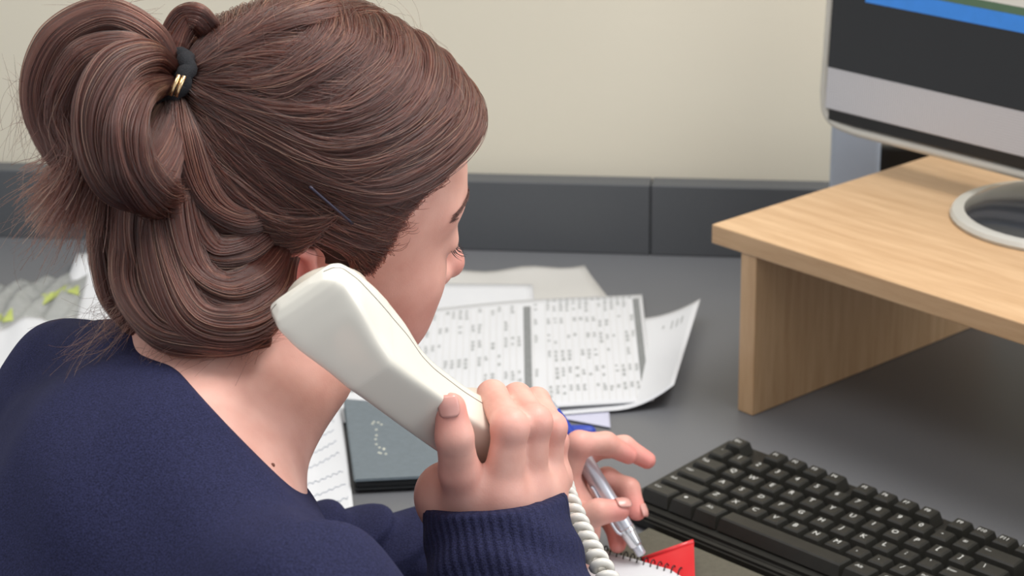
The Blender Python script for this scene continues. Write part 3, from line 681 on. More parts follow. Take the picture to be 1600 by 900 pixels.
def sd_hand(p, H):
    d = None; k = .0075; wr = H['wrist']
    f4 = ('index', 'middle', 'ring', 'pinky')
    for i, nm in enumerate(f4):
        P, r = H[nm]
        e = rc(p, wr+(P[0]-wr)*.12, P[0], .0155, r[0]+.0012); d = e if d is None else smin(d, e, .012)
    for c, r in H['palm']: d = smin(d, ell(p, c, (r, r, r)), .02)
    for (a, b) in (('index', 'middle'), ('middle', 'ring'), ('ring', 'pinky')):
        A, B = H[a][0][0], H[b][0][0]; d = smin(d, rc(p, A, B, .0115, .0105), .006)
    for nm in f4:
        P, r = H[nm]; e = rc(p, P[0], P[1], r[0], r[1]*.93)
        e = smin(e, ell(p, P[1], (r[1]*1.05,)*3), .004)
        e = smin(e, rc(p, P[1], P[2], r[1]*.95, r[2]), .003)
        e = smin(e, rc(p, P[2], P[3], r[2], r[3]), .003); d = smin(d, e, .0045)
    P, r = H['thumb']; e = rc(p, P[0], P[1], r[0], r[1]); e = smin(e, rc(p, P[1], P[2], r[1], r[2]), .004); e = smin(e, rc(p, P[2], P[3], r[2]*.98, r[3]), .004)
    e = smin(e, rc(p, wr, P[0], .015, r[0]), .012)
    d = smin(d, e, .007)
    A, B = H['thumb'][0][1], H['index'][0][0]; d = smin(d, rc(p, (H['thumb'][0][0]+A)/2, B+(wr-B)*.25, .0085, .0095), .012)        # web of the thumb
    return d
def group_eval(p, parts, k):
    """parts: (centre, radius, function); each is only evaluated near itself"""
    out = np.full(p.shape[:-1], .5, np.float32)
    for c, R, f in parts:
        dist = np.sqrt(((p-np.asarray(c, np.float32))**2).sum(-1))-R
        far = np.maximum(dist, .03); m = dist < .03
        v = far.astype(np.float32)
        if m.any(): v[m] = f(p[m])
        out = smin(out, v, k)
    return out
hand_c = lambda H: (sum(H[n][0][1] for n in ('thumb', 'index', 'ring'))/3+H['wrist'])/2
def sd_body(p):
    return group_eval(p, [
        (hw((.01, 0, .01)), .135, lambda q: sd_face(((q-HC.astype(np.float32))@HR.astype(np.float32)))),
        ((SKB+NB)/2, .16, sd_neck), (CH+[0, 0, -.06], .42, sd_torso),
        ((SR+ER)/2, .20, lambda q: rc(q, SR, ER, .040, .034)), ((ER+WR_)/2, .18, lambda q: rc(q, ER, WR_, .034, .0235)),
        ((SL+EL)/2, .20, lambda q: rc(q, SL, EL, .040, .030)), ((EL+WL_)/2, .20, lambda q: rc(q, EL, WL_, .029, .0215)),
        (hand_c(HAND_R), .125, lambda q: sd_hand(q, HAND_R)), (hand_c(HAND_L), .125, lambda q: sd_hand(q, HAND_L))], .014)
# skin tone: redder at ear, cheek, nose, knuckles and finger ends
def skin_mat():
    m = mat('skin', srgb(214, 166, 146), .46, sss=.12, spec=.4); nt = m.node_tree; b = nt.nodes['Principled BSDF']
    at_ = nt.nodes.new('ShaderNodeAttribute'); at_.attribute_name = 'flush'
    tc = nt.nodes.new('ShaderNodeTexCoord'); n = nt.nodes.new('ShaderNodeTexNoise'); n.inputs['Scale'].default_value = 55; n.inputs['Detail'].default_value = 6
    nt.links.new(tc.outputs['Object'], n.inputs[0])
    cr = nt.nodes.new('ShaderNodeValToRGB'); cr.color_ramp.elements[0].color = srgb(212, 158, 143); cr.color_ramp.elements[1].color = srgb(224, 175, 160)
    cr.color_ramp.elements[0].position = .3; cr.color_ramp.elements[1].position = .7; nt.links.new(n.outputs[0], cr.inputs[0])
    mx = nt.nodes.new('ShaderNodeMixRGB'); mx.inputs[2].default_value = srgb(222, 128, 122); nt.links.new(at_.outputs['Fac'], mx.inputs[0]); nt.links.new(cr.outputs[0], mx.inputs[1]); nt.links.new(mx.outputs[0], b.inputs['Base Color'])
    n2 = nt.nodes.new('ShaderNodeTexNoise'); n2.inputs['Scale'].default_value = 900; nt.links.new(tc.outputs['Object'], n2.inputs[0])
    bp = nt.nodes.new('ShaderNodeBump'); bp.inputs['Strength'].default_value = .12; bp.inputs['Distance'].default_value = .0006; nt.links.new(n2.outputs[0], bp.inputs['Height']); nt.links.new(bp.outputs[0], b.inputs['Normal'])
    return m
M['skin'] = skin_mat()
def flush(V):
    t = np.zeros(len(V)); add = lambda c, r, s: np.maximum(t, s*np.exp(-((V-c)**2).sum(1)/r**2))
    for c, r, s in [(hw((-.033, -.080, .010)), .028, .9), (hw((.112, 0, -.012)), .014, .5), (hw((.06, -.045, -.03)), .03, .28), (hw((.093, 0, -.05)), .018, .8)]: t = np.maximum(t, s*np.exp(-((V-c)**2).sum(1)/r**2))
    for H, a in ((HAND_R, .5), (HAND_L, .75)):
        for n in ('thumb', 'index', 'middle', 'ring', 'pinky'):
            P = H[n][0]
            t = np.maximum(t, a*np.exp(-((V-P[3])**2).sum(1)/.016**2)); t = np.maximum(t, a*.7*np.exp(-((V-P[1])**2).sum(1)/.012**2)); t = np.maximum(t, a*.6*np.exp(-((V-P[0])**2).sum(1)/.014**2))
    return t
BODY_H = .0016
def build_body():
    V, Q = polygonize(sd_body, (-.50, .72, -.34), (.20, 1.50, .50), BODY_H)
    o = mesh_np('body', V-PO, Q, M['skin'], person); attr(o, 'flush', flush(V)); return o
build_body()

# ---- sweater
HOLE = [at(262, 546, 1.142), at(470, 800, 1.020)]
def neck_cut():
    # plane along the collar edge, falling forwards from the shoulder ridge to the chest
    n = N(np.cross(HOLE[1]-HOLE[0], BF*math.cos(R_(50))-np.array([0, 0, math.sin(R_(50))]))); n = n if n[2] > 0 else -n
    return n, HOLE[0]@n
def sd_sweater(p):
    d = group_eval(p, [(CH+[0, 0, -.06], .44, lambda q: sd_torso(q, .0065)),
        ((SR+ER)/2, .22, lambda q: rc(q, SR+[0, 0, -.004], ER, .050, .047)), ((ER+WR_)/2, .20, lambda q: rc(q, ER, WR_+N(WR_-ER)*.07, .050, .0415)),
        ((SL+EL)/2, .22, lambda q: rc(q, SL, EL, .050, .039)), ((EL+WL_)/2, .22, lambda q: rc(q, EL, WL_, .038, .0325))], .022)
    return d
CUFF_R = (at(773, 782, 1.176), N(at(773, 782, 1.176)-ER)); 
def sweater():
    nR = N(WR_-ER); nL = N(WL_-EL)
    # cuff mouths: tilted planes across the wrists
    e_ = N(at(872, 758, 1.20)-at(672, 788, 1.175)); cR = [at(772, 778, 1.185)]; nRc = N(np.cross(e_, at(790, 802, 1.133)-cR[0])); nRc = nRc if nRc@nR > 0 else -nRc
    cL = at(893, 872, 1.5)
    nk, ck = neck_cut()
    rr = np.random.default_rng(2)
    def f(p):
        d = sd_sweater(p)
        # loose folds
        q = p.astype(np.float32)
        fold = .0022*np.sin(q[..., 0]*70+q[..., 2]*40+2*np.sin(q[..., 1]*23))*np.sin(q[..., 1]*37+q[..., 2]*30)
        sl = q@N(WL_-EL).astype(np.float32)
        nearL = np.clip(1-np.abs(rc(p, EL, WL_, .03, .03))/.05, 0, 1); d = d-nearL*.0042*np.sin(sl*150+4*np.sin(q[..., 2]*60))
        sr = q@nR.astype(np.float32); nearR = np.clip(1-np.abs(rc(p, ER, WR_-nR*.05, .03, .03))/.05, 0, 1); d = d-nearR*.0022*np.sin(sr*210+3*np.sin(q[..., 0]*50))
        d = d+fold
        # armhole seam of the near sleeve
        for a, b in zip(ARM, ARM[1:]): d = smax(d, -rc(p, a, b, .0040, .0040), .006)
        # mouths
        loc = rc(p, NB+[0, 0, .03], NB+BF*.03+[0, 0, -.02], .15, .15)
        loc = np.maximum(loc, np.maximum(.075-rc(p, ER, WR_+nR*.07, 0, 0), .058-rc(p, EL, WL_, 0, 0)))      # never the sleeves
        d = smax(d, -np.maximum(-(p@nk.astype(np.float32)-np.float32(ck)), loc), .003)
        nearw = rc(p, WR_, WR_+nR*.06, .075, .075)
        d = smax(d, -np.maximum(-((p-cR[0].astype(np.float32))@nRc.astype(np.float32)), nearw), .0025)
        nearl = rc(p, cL, cL+nL*.08, .06, .06)
        d = smax(d, -np.maximum(-((p-cL.astype(np.float32))@nL.astype(np.float32)), nearl), .0025)
        # hollow sleeves at the wrists
        d = smax(d, -(rc(p, WR_-nR*.02, WR_+nR*.09, .0300, .0355)), .002)
        d = smax(d, -(rc(p, WL_-nL*.03, WL_+nL*.06, .0235, .0262)), .002)
        return d
    V, Q = polygonize(f, (-.55, .70, -.36), (.22, 1.52, .42), .0023)
    o = mesh_np('sweater', V-PO, Q, M['knit'], person)
    # rib coordinates round the near cuff
    ax = nR; u = N(np.cross(ax, [0, 1, .2])); v = np.cross(ax, u); r = V-WR_; th = np.arctan2(r@v, r@u)
    ax2 = nL; u2 = N(np.cross(ax2, [0, 0, 1.])); v2 = np.cross(ax2, u2); r2 = V-WL_; th2 = np.arctan2(r2@v2, r2@u2)
    isL = np.linalg.norm(r2, axis=1) < np.linalg.norm(r, axis=1)
    attr(o, 'rib', np.where(isL, th2*34, th*52))
    dl = np.where(isL, np.where(r2@ax2 > -.055, 1, 0)*(np.linalg.norm(r2, axis=1) < .10), np.where(r@ax > -.058, 1, 0)*(np.linalg.norm(r, axis=1) < .12))
    attr(o, 'cuff', dl); return o
def knit():
    m = mat('navy_knit', srgb(34, 35, 62), .9, sheen=.06, spec=.2); nt = m.node_tree; b = nt.nodes['Principled BSDF']
    b.inputs['Sheen Tint'].default_value = srgb(120, 125, 190)
    tc = nt.nodes.new('ShaderNodeTexCoord'); n = nt.nodes.new('ShaderNodeTexNoise'); n.inputs['Scale'].default_value = 1100; n.inputs['Detail'].default_value = 3
    nt.links.new(tc.outputs['Object'], n.inputs[0])
    cr = nt.nodes.new('ShaderNodeValToRGB'); cr.color_ramp.elements[0].color = srgb(25, 26, 46); cr.color_ramp.elements[1].color = srgb(46, 48, 80); cr.color_ramp.elements[0].position = .3; cr.color_ramp.elements[1].position = .7
    nt.links.new(n.outputs[0], cr.inputs[0]); nt.links.new(cr.outputs[0], b.inputs['Base Color'])
    ar = nt.nodes.new('ShaderNodeAttribute'); ar.attribute_name = 'rib'; ac = nt.nodes.new('ShaderNodeAttribute'); ac.attribute_name = 'cuff'
    sn = nt.nodes.new('ShaderNodeMath'); sn.operation = 'SINE'; nt.links.new(ar.outputs['Fac'], sn.inputs[0])
    ml = nt.nodes.new('ShaderNodeMath'); ml.operation = 'MULTIPLY'; nt.links.new(sn.outputs[0], ml.inputs[0]); nt.links.new(ac.outputs['Fac'], ml.inputs[1])
    m2 = nt.nodes.new('ShaderNodeMath'); m2.operation = 'MULTIPLY_ADD'; nt.links.new(ml.outputs[0], m2.inputs[0]); m2.inputs[1].default_value = .7; nt.links.new(n.outputs[0], m2.inputs[2])
    bp = nt.nodes.new('ShaderNodeBump'); bp.inputs['Strength'].default_value = .7; bp.inputs['Distance'].default_value = .0008; nt.links.new(m2.outputs[0], bp.inputs['Height']); nt.links.new(bp.outputs[0], b.inputs['Normal'])
    return m
M['knit'] = knit()
ARM = [at(372, 905, 1.0), at(415, 868, .985), at(470, 852, .985), at(520, 862, 1.0), at(565, 893, 1.02)]
sweater()
# ---- hair: a solid under-volume plus combed strands, all gathered to a tie at the back of the crown
HCC = np.array([-.004, 0, .045]); HRD = np.array([.092, .073, .084])
TIE = np.array([-.100, -.010, .086])
XH = ([-.064, -.050, -.03, -.005, .012, .017, .035, .057, .073, .081, .092, .105], [-.20, -.060, -.045, -.040, -.018, .020, .025, .028, .042, .058, .085, .13])
def sd_hairbase(p):
    q = (p-HC.astype(np.float32))@HR.astype(np.float32)
    d = ell(q, HCC, HRD+np.array([.005, .0055, .0055]))
    d = smin(d, ell(q, (-.050, 0, .012), (.048, .050, .060)), .02)          # hair gathered over the nape
    d = smin(d, rc(q, (-.06, -.01, .07), TIE, .022, .011), .02)
    hl_ = (q[..., 0]-np.interp(q[..., 2], *XH).astype(np.float32))*.6
    d = smax(d, hl_, .006)
    d = smax(d, -ell(q, (-.016, -.082, .000), (.024, .02, .032)), .004)
    d = smax(d, -ell(q, (-.016, .082, .000), (.024, .02, .032)), .004)
    return d
TW = hw(TIE); TD = pix(TW)[2]
def hmat_base():
    m = mat('hair_underlayer', srgb(62, 42, 37), .6, spec=.3); nt = m.node_tree; b = nt.nodes['Principled BSDF']
    tc = nt.nodes.new('ShaderNodeTexCoord'); n = nt.nodes.new('ShaderNodeTexNoise'); n.inputs['Scale'].default_value = 260; nt.links.new(tc.outputs['Object'], n.inputs[0])
    cr = nt.nodes.new('ShaderNodeValToRGB'); cr.color_ramp.elements[0].color = srgb(34, 22, 19); cr.color_ramp.elements[1].color = srgb(58, 38, 32); nt.links.new(n.outputs[0], cr.inputs[0]); nt.links.new(cr.outputs[0], b.inputs['Base Color'])
    return m
def hmat_strand():
    m = bpy.data.materials.new('brown_hair'); m.use_nodes = True; nt = m.node_tree; nt.nodes.clear()
    out = nt.nodes.new('ShaderNodeOutputMaterial'); h = nt.nodes.new('ShaderNodeBsdfHairPrincipled'); h.parametrization = 'COLOR'
    hi = nt.nodes.new('ShaderNodeHairInfo'); cr = nt.nodes.new('ShaderNodeValToRGB')
    e = cr.color_ramp.elements; e[0].color = srgb(33, 15, 12); e[1].color = srgb(124, 80, 60); e.new(.5).color = srgb(48, 24, 19); e.new(.88).color = srgb(72, 38, 31)
    nt.links.new(hi.outputs['Random'], cr.inputs[0]); nt.links.new(cr.outputs[0], h.inputs['Color'])
    h.inputs['Roughness'].default_value = .28; h.inputs['Radial Roughness'].default_value = .5; h.inputs['Random Roughness'].default_value = .3
    nt.links.new(h.outputs[0], out.inputs[0]); return m
M['hair_base'] = hmat_base(); M['hair'] = hmat_strand()
# bun guides: pixel + depth relative to the tie, each with radius profile (metres)
def G(pts, n=60): return smooth_path([at(x, y, TD+d) for x, y, d in pts], n)
BUN = [
    (G([(268, 118, 0), (232, 66, -.006), (165, 40, -.012), (98, 72, -.018), (66, 140, -.022), (78, 208, -.024), (122, 256, -.026), (190, 278, -.026), (245, 232, -.018), (270, 160, -.002)]), (.007, .012, .015, .014, .011, .009, .010, .012, .012, .007), 2600),
    (G([(268, 112, -.006), (228, 92, -.024), (182, 112, -.040), (158, 165, -.048), (160, 225, -.050), (186, 276, -.046), (228, 288, -.038), (256, 240, -.026), (272, 165, -.006)]), (.007, .011, .013, .0135, .0135, .014, .013, .011, .007), 2600),
    (G([(266, 110, -.004), (205, 78, -.024), (140, 92, -.034), (110, 140, -.034), (104, 185, -.030), (128, 240, -.030), (118, 292, -.028), (98, 330, -.026)]), (.006, .010, .011, .009, .008, .006, .007, .011), 900),
    (G([(262, 128, -.012), (215, 150, -.040), (196, 205, -.056), (206, 262, -.056), (238, 300, -.046), (262, 300, -.034)]), (.006, .010, .012, .013, .012, .009), 1300),
    (G([(250, 520, .005), (196, 455, .004), (176, 375, .002), (184, 300, -.002), (226, 225, -.006), (270, 150, -.002)]), (.012, .014, .014, .014, .011, .006), 1500),
    (G([(305, 530, -.02), (245, 462, -.020), (222, 385, -.022), (226, 305, -.026), (250, 228, -.018), (272, 152, -.004)]), (.014, .016, .016, .015, .011, .006), 1800),
    (G([(268, 108, .004), (272, 70, .008), (288, 34, .010), (306, 28, .010), (326, 46, .014), (345, 72, .020)]), (.006, .0085, .0085, .0085, .007, .003), 700),
    (smooth_path([at(*q) for q in ((470, 368, 1.156), (446, 418, 1.148), (424, 474, 1.122), (372, 512, 1.104), (302, 500, 1.100), (258, 400, 1.112), (250, 280, 1.122), (266, 150, 1.140))], 60), (.003, .006, .010, .013, .014, .014, .012, .006), 1700),
    (smooth_path([at(*q) for q in ((468, 343, 1.153), (436, 392, 1.146), (400, 444, 1.124), (342, 466, 1.110), (288, 420, 1.111), (264, 300, 1.120), (270, 150, 1.140))], 60), (.003, .007, .012, .014, .014, .012, .006), 1700),
    (smooth_path([at(*q) for q in ((462, 320, 1.150), (420, 360, 1.144), (372, 398, 1.130), (318, 396, 1.122), (282, 320, 1.122), (272, 150, 1.140))], 60), (.003, .008, .012, .013, .012, .006), 1500),
    (smooth_path([at(*q) for q in ((462, 300, 1.146), (424, 328, 1.140), (372, 345, 1.130), (318, 310, 1.125), (284, 220, 1.127), (270, 140, 1.140))], 60), (.003, .007, .010, .012, .011, .006), 1300),
    (smooth_path([at(*q) for q in ((420, 530, 1.112), (340, 530, 1.098), (262, 512, 1.104), (216, 440, 1.118), (222, 330, 1.125), (264, 150, 1.140))], 60), (.004, .009, .013, .014, .013, .006), 1500),
]
def prof(r, n): return np.interp(np.linspace(0, len(r)-1, n), np.arange(len(r)), r)
def sd_bun(p):
    d = None
    for k, (g, r, _) in enumerate(BUN):
        if k in (2, 6): continue
        rr = prof(r, len(g))*.66
        for i in range(0, len(g)-4, 4):
            e = rc(p, g[i], g[i+4], rr[i], rr[i+4]); d = e if d is None else smin(d, e, .003)
    return d
def build_hairbase():
    bc = at(165, 200, TD-.02)
    f = lambda p: group_eval(p, [(hw((-.01, 0, .04)), .15, sd_hairbase), (at(200, 270, TD-.02), .15, sd_bun)], .006)
    V, Q = polygonize(f, (-.36, 1.0, .20), (-.02, 1.33, .50), .0026)
    return mesh_np('hair', V-PO, Q, M['hair_base'], person)
hair = build_hairbase()

STR = []      # list of (points N,K,3 ; base radius)
def catmull(C, K):
    # C: N,m,3 -> N,K,3
    m = C.shape[1]; Q = np.concatenate([2*C[:, :1]-C[:, 1:2], C, 2*C[:, -1:]-C[:, -2:-1]], 1)
    ts = np.linspace(0, m-1-1e-6, K); i = ts.astype(int); t = (ts-i)[None, :, None]
    a, b, c, d = Q[:, i], Q[:, i+1], Q[:, i+2], Q[:, i+3]
    return .5*(2*b+(c-a)*t+(2*a-5*b+4*c-d)*t**2+(3*b-a-3*c+d)*t**3)
def shell(P, h):
    d = P-HCC; d = d/np.linalg.norm(d, axis=-1, keepdims=True); R = 1/np.linalg.norm(d/HRD, axis=-1)
    return HCC+d*(R+h)[..., None]
def comb(C, thick, K=20, clump=12, jit=.0026, ind=.0012, spread=.011, wob=.0008, sink=(.10, .25)):
    """C: N,m,3 control points in head space; pulled on to the hair shell and gathered at the tie"""
    n, m, _ = C.shape; cl = np.arange(n)//clump; rng.shuffle(cl)
    nc = cl.max()+1
    order = np.argsort(C[:, 0]@np.array([1., .37, .61])); cl2 = np.empty(n, int); cl2[order] = np.arange(n)//clump
    Cj = C+rng.normal(0, jit, (nc, m, 3))[cl2]*np.linspace(.6, 1, m)[None, :, None]+rng.normal(0, ind, (n, m, 3))
    P = catmull(Cj, K); s = np.linspace(0, 1, K)
    lay = (.62+.33*rng.random(nc)[cl2]+.14*rng.random(n))
    th = thick if np.ndim(thick) == 2 else np.broadcast_to(thick, (n, K))
    ramp = np.clip(s/sink[0], sink[1], 1)[None, :]
    h = th*lay[:, None]*ramp+wob*np.sin(s[None]*rng.uniform(5, 16, (n, 1))+rng.uniform(0, 6, (n, 1)))
    S = shell(P, h)
    # gather
    tgt = TIE+np.clip(rng.normal(0, .45, (n, 3)), -1, 1)*np.array([.004, spread, spread])
    w_ = np.clip((s-.70)/.30, 0, 1)[None, :, None]**1.6
    S = S*(1-w_)+tgt[:, None]*w_
    STR.append((HC+S@HR.T, .00016))
def lerp(A, B, u): return np.asarray(A)[None]*(1-u[:, None, None])+np.asarray(B)[None]*u[:, None, None]
# A: fringe and top, swept from the parting over the forehead to the temple and back
def fam_top(n):
    u = rng.random(n)**1.15
    k = [np.array([(.074, .046, .106), (.088, -.018, .104), (.064, -.057, .090), (.012, -.082, .070), (-.052, -.066, .076), TIE]),
         np.array([(.052, .046, .116), (.064, -.026, .117), (.036, -.064, .098), (-.012, -.080, .081), (-.062, -.054, .086), TIE]),
         np.array([(.022, .044, .121), (.026, -.026, .124), (.002, -.058, .108), (-.034, -.064, .095), (-.070, -.042, .093), TIE]),
         np.array([(-.020, .036, .127), (-.032, -.010, .130), (-.048, -.026, .122), (-.066, -.030, .110), (-.082, -.024, .100), TIE])]
    us = np.array([0, .34, .68, 1.0]); i = np.clip(np.searchsorted(us, u, side='right')-1, 0, 2); f = (u-us[i])/(us[i+1]-us[i])
    K_ = np.array(k); C = K_[i]*(1-f[:, None, None])+K_[i+1]*f[:, None, None]
    s = np.linspace(0, 1, 22)[None]; th = .0135+.0045*np.exp(-((s-.2)/.16)**2)*np.clip(1-u[:, None]*1.6, 0, 1)+.0015*np.sin(u[:, None]*37)
    comb(C, th, 22, jit=.0026)
fam_top(9500)
# B: temple and sideburn hairline
def fam_temple(n):
    u = rng.random(n)
    R_0 = np.array([(.060, -.050, .083), (.046, -.062, .076), (.034, -.070, .064), (.028, -.072, .045), (.026, -.072, .028), (.022, -.071, .014)])
    t = u*(len(R_0)-1); i = np.minimum(t.astype(int), len(R_0)-2); f = (t-i)[:, None]; r0 = R_0[i]*(1-f)+R_0[i+1]*f+rng.normal(0, .0028, (n, 3))-np.array([.002, 0, 0])
    m1 = np.array([.012, -.082, .062])*(1-u[:, None])+np.array([-.002, -.084, .034])*u[:, None]
    m2 = np.array([-.035, -.076, .068])*(1-u[:, None])+np.array([-.040, -.076, .046])*u[:, None]
    m3 = np.array([-.075, -.050, .080])+0*m2
    comb(np.stack([r0, r0*.72+m1*.28, m1, m2, m3, np.broadcast_to(TIE, r0.shape)], 1), .0105, 22, jit=.0016, ind=.0007, wob=.0003)
fam_temple(4500)
# C: behind the ears and the nape, combed upwards
def fam_nape(n):
    u = rng.random(n)
    R_0 = np.array([(-.036, -.066, .020), (-.046, -.062, -.008), (-.050, -.052, -.034), (-.054, -.036, -.054), (-.060, -.014, -.060), (-.062, .012, -.058), (-.056, .038, -.046), (-.046, .058, -.014), (-.038, .066, .016)])
    t = u*(len(R_0)-1); i = np.minimum(t.astype(int), len(R_0)-2); f = (t-i)[:, None]; r0 = R_0[i]*(1-f)+R_0[i+1]*f
    lift = rng.random((n, 1))*.6; r0 = r0+(TIE-r0)*lift*.7+rng.normal(0, .003, (n, 3))
    m1 = r0+(TIE-r0)*.35+np.array([-.014, 0, -.006]); m2 = r0+(TIE-r0)*.7+np.array([-.010, 0, .0])
    s = np.linspace(0, 1, 20)[None]; th = np.broadcast_to(.013+.008*np.sin(np.pi*s), (n, 20))
    comb(np.stack([r0, m1, m2, np.broadcast_to(TIE, r0.shape)], 1), th, 20, jit=.0026)
fam_nape(7000)
# D: far side of the head, and fill
def fam_far(n):
    r0 = np.stack([rng.uniform(-.06, .075, n), rng.uniform(.02, .07, n), rng.uniform(.06, .13, n)], 1)
    r0 = shell(r0, np.zeros(n)); m1 = r0+(TIE-r0)*.4; m2 = r0+(TIE-r0)*.75
    comb(np.stack([r0, m1, m2, np.broadcast_to(TIE, r0.shape)], 1), .0125, 16)
fam_far(3000)
def fam_fill(n):
    r0 = np.stack([rng.uniform(-.07, .03, n), rng.uniform(-.08, -.03, n), rng.uniform(.035, .12, n)], 1)
    r0 = shell(r0, np.zeros(n)); m1 = r0+(TIE-r0)*.35+[0, -.008, -.004]; m2 = r0+(TIE-r0)*.7
    comb(np.stack([r0, m1, m2, np.broadcast_to(TIE, r0.shape)], 1), .0125, 16)
fam_fill(3500)
def fam_crown(n):
    r0 = np.stack([rng.uniform(-.075, .03, n), rng.uniform(.028, .055, n), rng.uniform(.100, .125, n)], 1)
    r0 = shell(r0, np.zeros(n)); m1 = r0+(TIE-r0)*.3+[0, -.022, .014]; m2 = r0+(TIE-r0)*.66+[0, -.016, .010]
    comb(np.stack([r0, m1, m2, np.broadcast_to(TIE, r0.shape)], 1), .0145, 18)
fam_crown(3500)
def fam_top_fill(n):
    r0 = np.stack([rng.uniform(-.060, .02, n), rng.uniform(-.04, .03, n), rng.uniform(.105, .135, n)], 1)
    r0 = shell(r0, np.zeros(n)); m1 = r0+(TIE-r0)*.35; m2 = r0+(TIE-r0)*.7
    comb(np.stack([r0, m1, m2, np.broadcast_to(TIE, r0.shape)], 1), .0140, 18, sink=(.45, .05))
fam_top_fill(2500)
def fam_side(n):
    u = rng.random((n, 1)); a = np.array([(-.004, -.083, .062), (-.030, -.083, .050), (-.058, -.070, .052), (-.082, -.042, .066)]); b = np.array([(-.022, -.082, .030), (-.046, -.078, .012), (-.074, -.058, .020), (-.094, -.030, .050)])
    C = a[None]*(1-u[..., None])+b[None]*u[..., None]
    C = np.concatenate([C, np.broadcast_to(TIE, (n, 1, 3))], 1)
    s = np.linspace(0, 1, 22)[None]; th = .0115+.0055*np.sin(np.pi*s)*np.ones((n, 1)); comb(C, th, 22, jit=.0024)
fam_side(4000)
# bun locks: strands running round the guides
def bundle(g, r, n, twist=1.2, fray=0.0):
    K = 30; idx = np.linspace(0, len(g)-1, K).astype(int); P = g[idx]; rr = prof(r, len(g))[idx]
    T = np.gradient(P, axis=0); T /= np.linalg.norm(T, axis=1)[:, None]; u = N(np.cross(T[0], [.2, .9, .3])); U_ = []; 
    for k in range(K): u = N(u-T[k]*(u@T[k])); U_.append(u)
    U_ = np.array(U_); W_ = np.cross(T, U_)
    nl = max(8, n//13); lock_a = rng.uniform(0, 2*np.pi, nl); lock_r = np.sqrt(rng.random(nl)); l = rng.integers(0, nl, n)
    ph = lock_a[l]+rng.normal(0, .12, n); rad = np.clip(lock_r[l]*.55+.5+rng.normal(0, .05, n), .3, 1.08)
    s = np.linspace(0, 1, K); a = ph[:, None]+twist*s[None]+.12*np.sin(s[None]*9+ph[:, None]*3)
    R = rr[None]*rad[:, None]*(1+.05*np.sin(s[None]*rng.uniform(4, 12, (n, 1))+ph[:, None]))
    S = P[None]+R[..., None]*(np.cos(a)[..., None]*U_[None]+np.sin(a)[..., None]*W_[None])
    if fray: S = S+rng.normal(0, fray, (n, 1, 3))*(s[None, :, None]**2)
    STR.append((S, .00016))
for k, (g, r, n) in enumerate(BUN): bundle(g, r, n, (1.0, 1.4, .8, .9, .4, .4, .8, .5, .5, .5, .4, .4)[k], (.0, .0, .010, .002, 0, 0, 0, 0, 0, 0, 0, 0)[k])
# loose ends and flyaways
def wisps(start, end, n, curl, spread0, spread1, d=0.0, rad=.00007):
    K = 18; s = np.linspace(0, 1, K)[None, :, None]
    A = np.array([at(start[0], start[1], TD+d)])+rng.normal(0, spread0, (n, 1, 3)).reshape(n, 3); B = np.array([at(end[0], end[1], TD+d)])+rng.normal(0, spread1, (n, 3))
    mid = (A+B)/2+rng.normal(0, curl, (n, 3)); P = A[:, None]*(1-s)**2+2*mid[:, None]*s*(1-s)+B[:, None]*s**2
    STR.append((P, rad))
wisps((110, 260), (78, 352), 170, .012, .008, .013, -.02); wisps((130, 270), (125, 350), 130, .010, .007, .010, -.02)
wisps((62, 140), (48, 215), 70, .006, .010, .010, -.02); wisps((210, 480), (105, 565), 45, .008, .005, .008, -.03); wisps((200, 470), (160, 500), 60, .012, .006, .010, -.02)
wisps((120, 50), (215, 30), 50, .006, .009, .011, -.01); wisps((270, 525), (225, 600), 40, .008, .008, .008, -.035)
wisps((420, 505), (290, 545), 60, .005, .006, .008, -.040); wisps((440, 470), (360, 545), 40, .005, .005, .008, -.035)
def fly(n):
    d = rng.normal(0, 1, (n, 3)); d[:, 2] = np.abs(d[:, 2])*.6+.9; d[:, 0] = d[:, 0]*.9; d /= np.linalg.norm(d, axis=1)[:, None]
    R = 1/np.linalg.norm(d/HRD, axis=1); a = HCC+d*(R+.008)[:, None]; t = N_rows(np.cross(d, rng.normal(0, 1, (n, 3)))); L = rng.uniform(.015, .05, (n, 1))
    b = a+t*L+d*rng.uniform(.003, .010, (n, 1)); m = (a+b)/2+d*rng.uniform(.004, .010, (n, 1)); s = np.linspace(0, 1, 12)[None, :, None]
    P = a[:, None]*(1-s)**2+2*m[:, None]*s*(1-s)+b[:, None]*s**2
    keep = (a[:, 0] < np.interp(a[:, 2], *XH)) & (a[:, 2] > .118); STR.append((HC+P[keep]@HR.T, .00007))
def N_rows(v): return v/np.linalg.norm(v, axis=1)[:, None]
fly(150)
def curves(name, strands, material, parent, tip=.35):
    hc = bpy.data.hair_curves.new(name); sizes = []; pos = []; rad = []
    for P, r in strands:
        n, K, _ = P.shape; sizes += [K]*n; pos.append((P-PO).reshape(-1, 3)); rad.append(np.tile(r*np.linspace(1, tip, K)*np.clip(.35+np.linspace(0, 1, K)*6, 0, 1), n))
    hc.add_curves(sizes); hc.attributes['position'].data.foreach_set('vector', np.vstack(pos).astype(np.float32).ravel())
    ra = hc.attributes.get('radius') or hc.attributes.new('radius', 'FLOAT', 'POINT'); ra.data.foreach_set('value', np.concatenate(rad).astype(np.float32))
    hc.materials.append(material); o = bpy.data.objects.new(name, hc); COL.objects.link(o); o.parent = parent; return o
tag(curves('hair_strands', STR, M['hair'], hair, .8), kind='stuff')
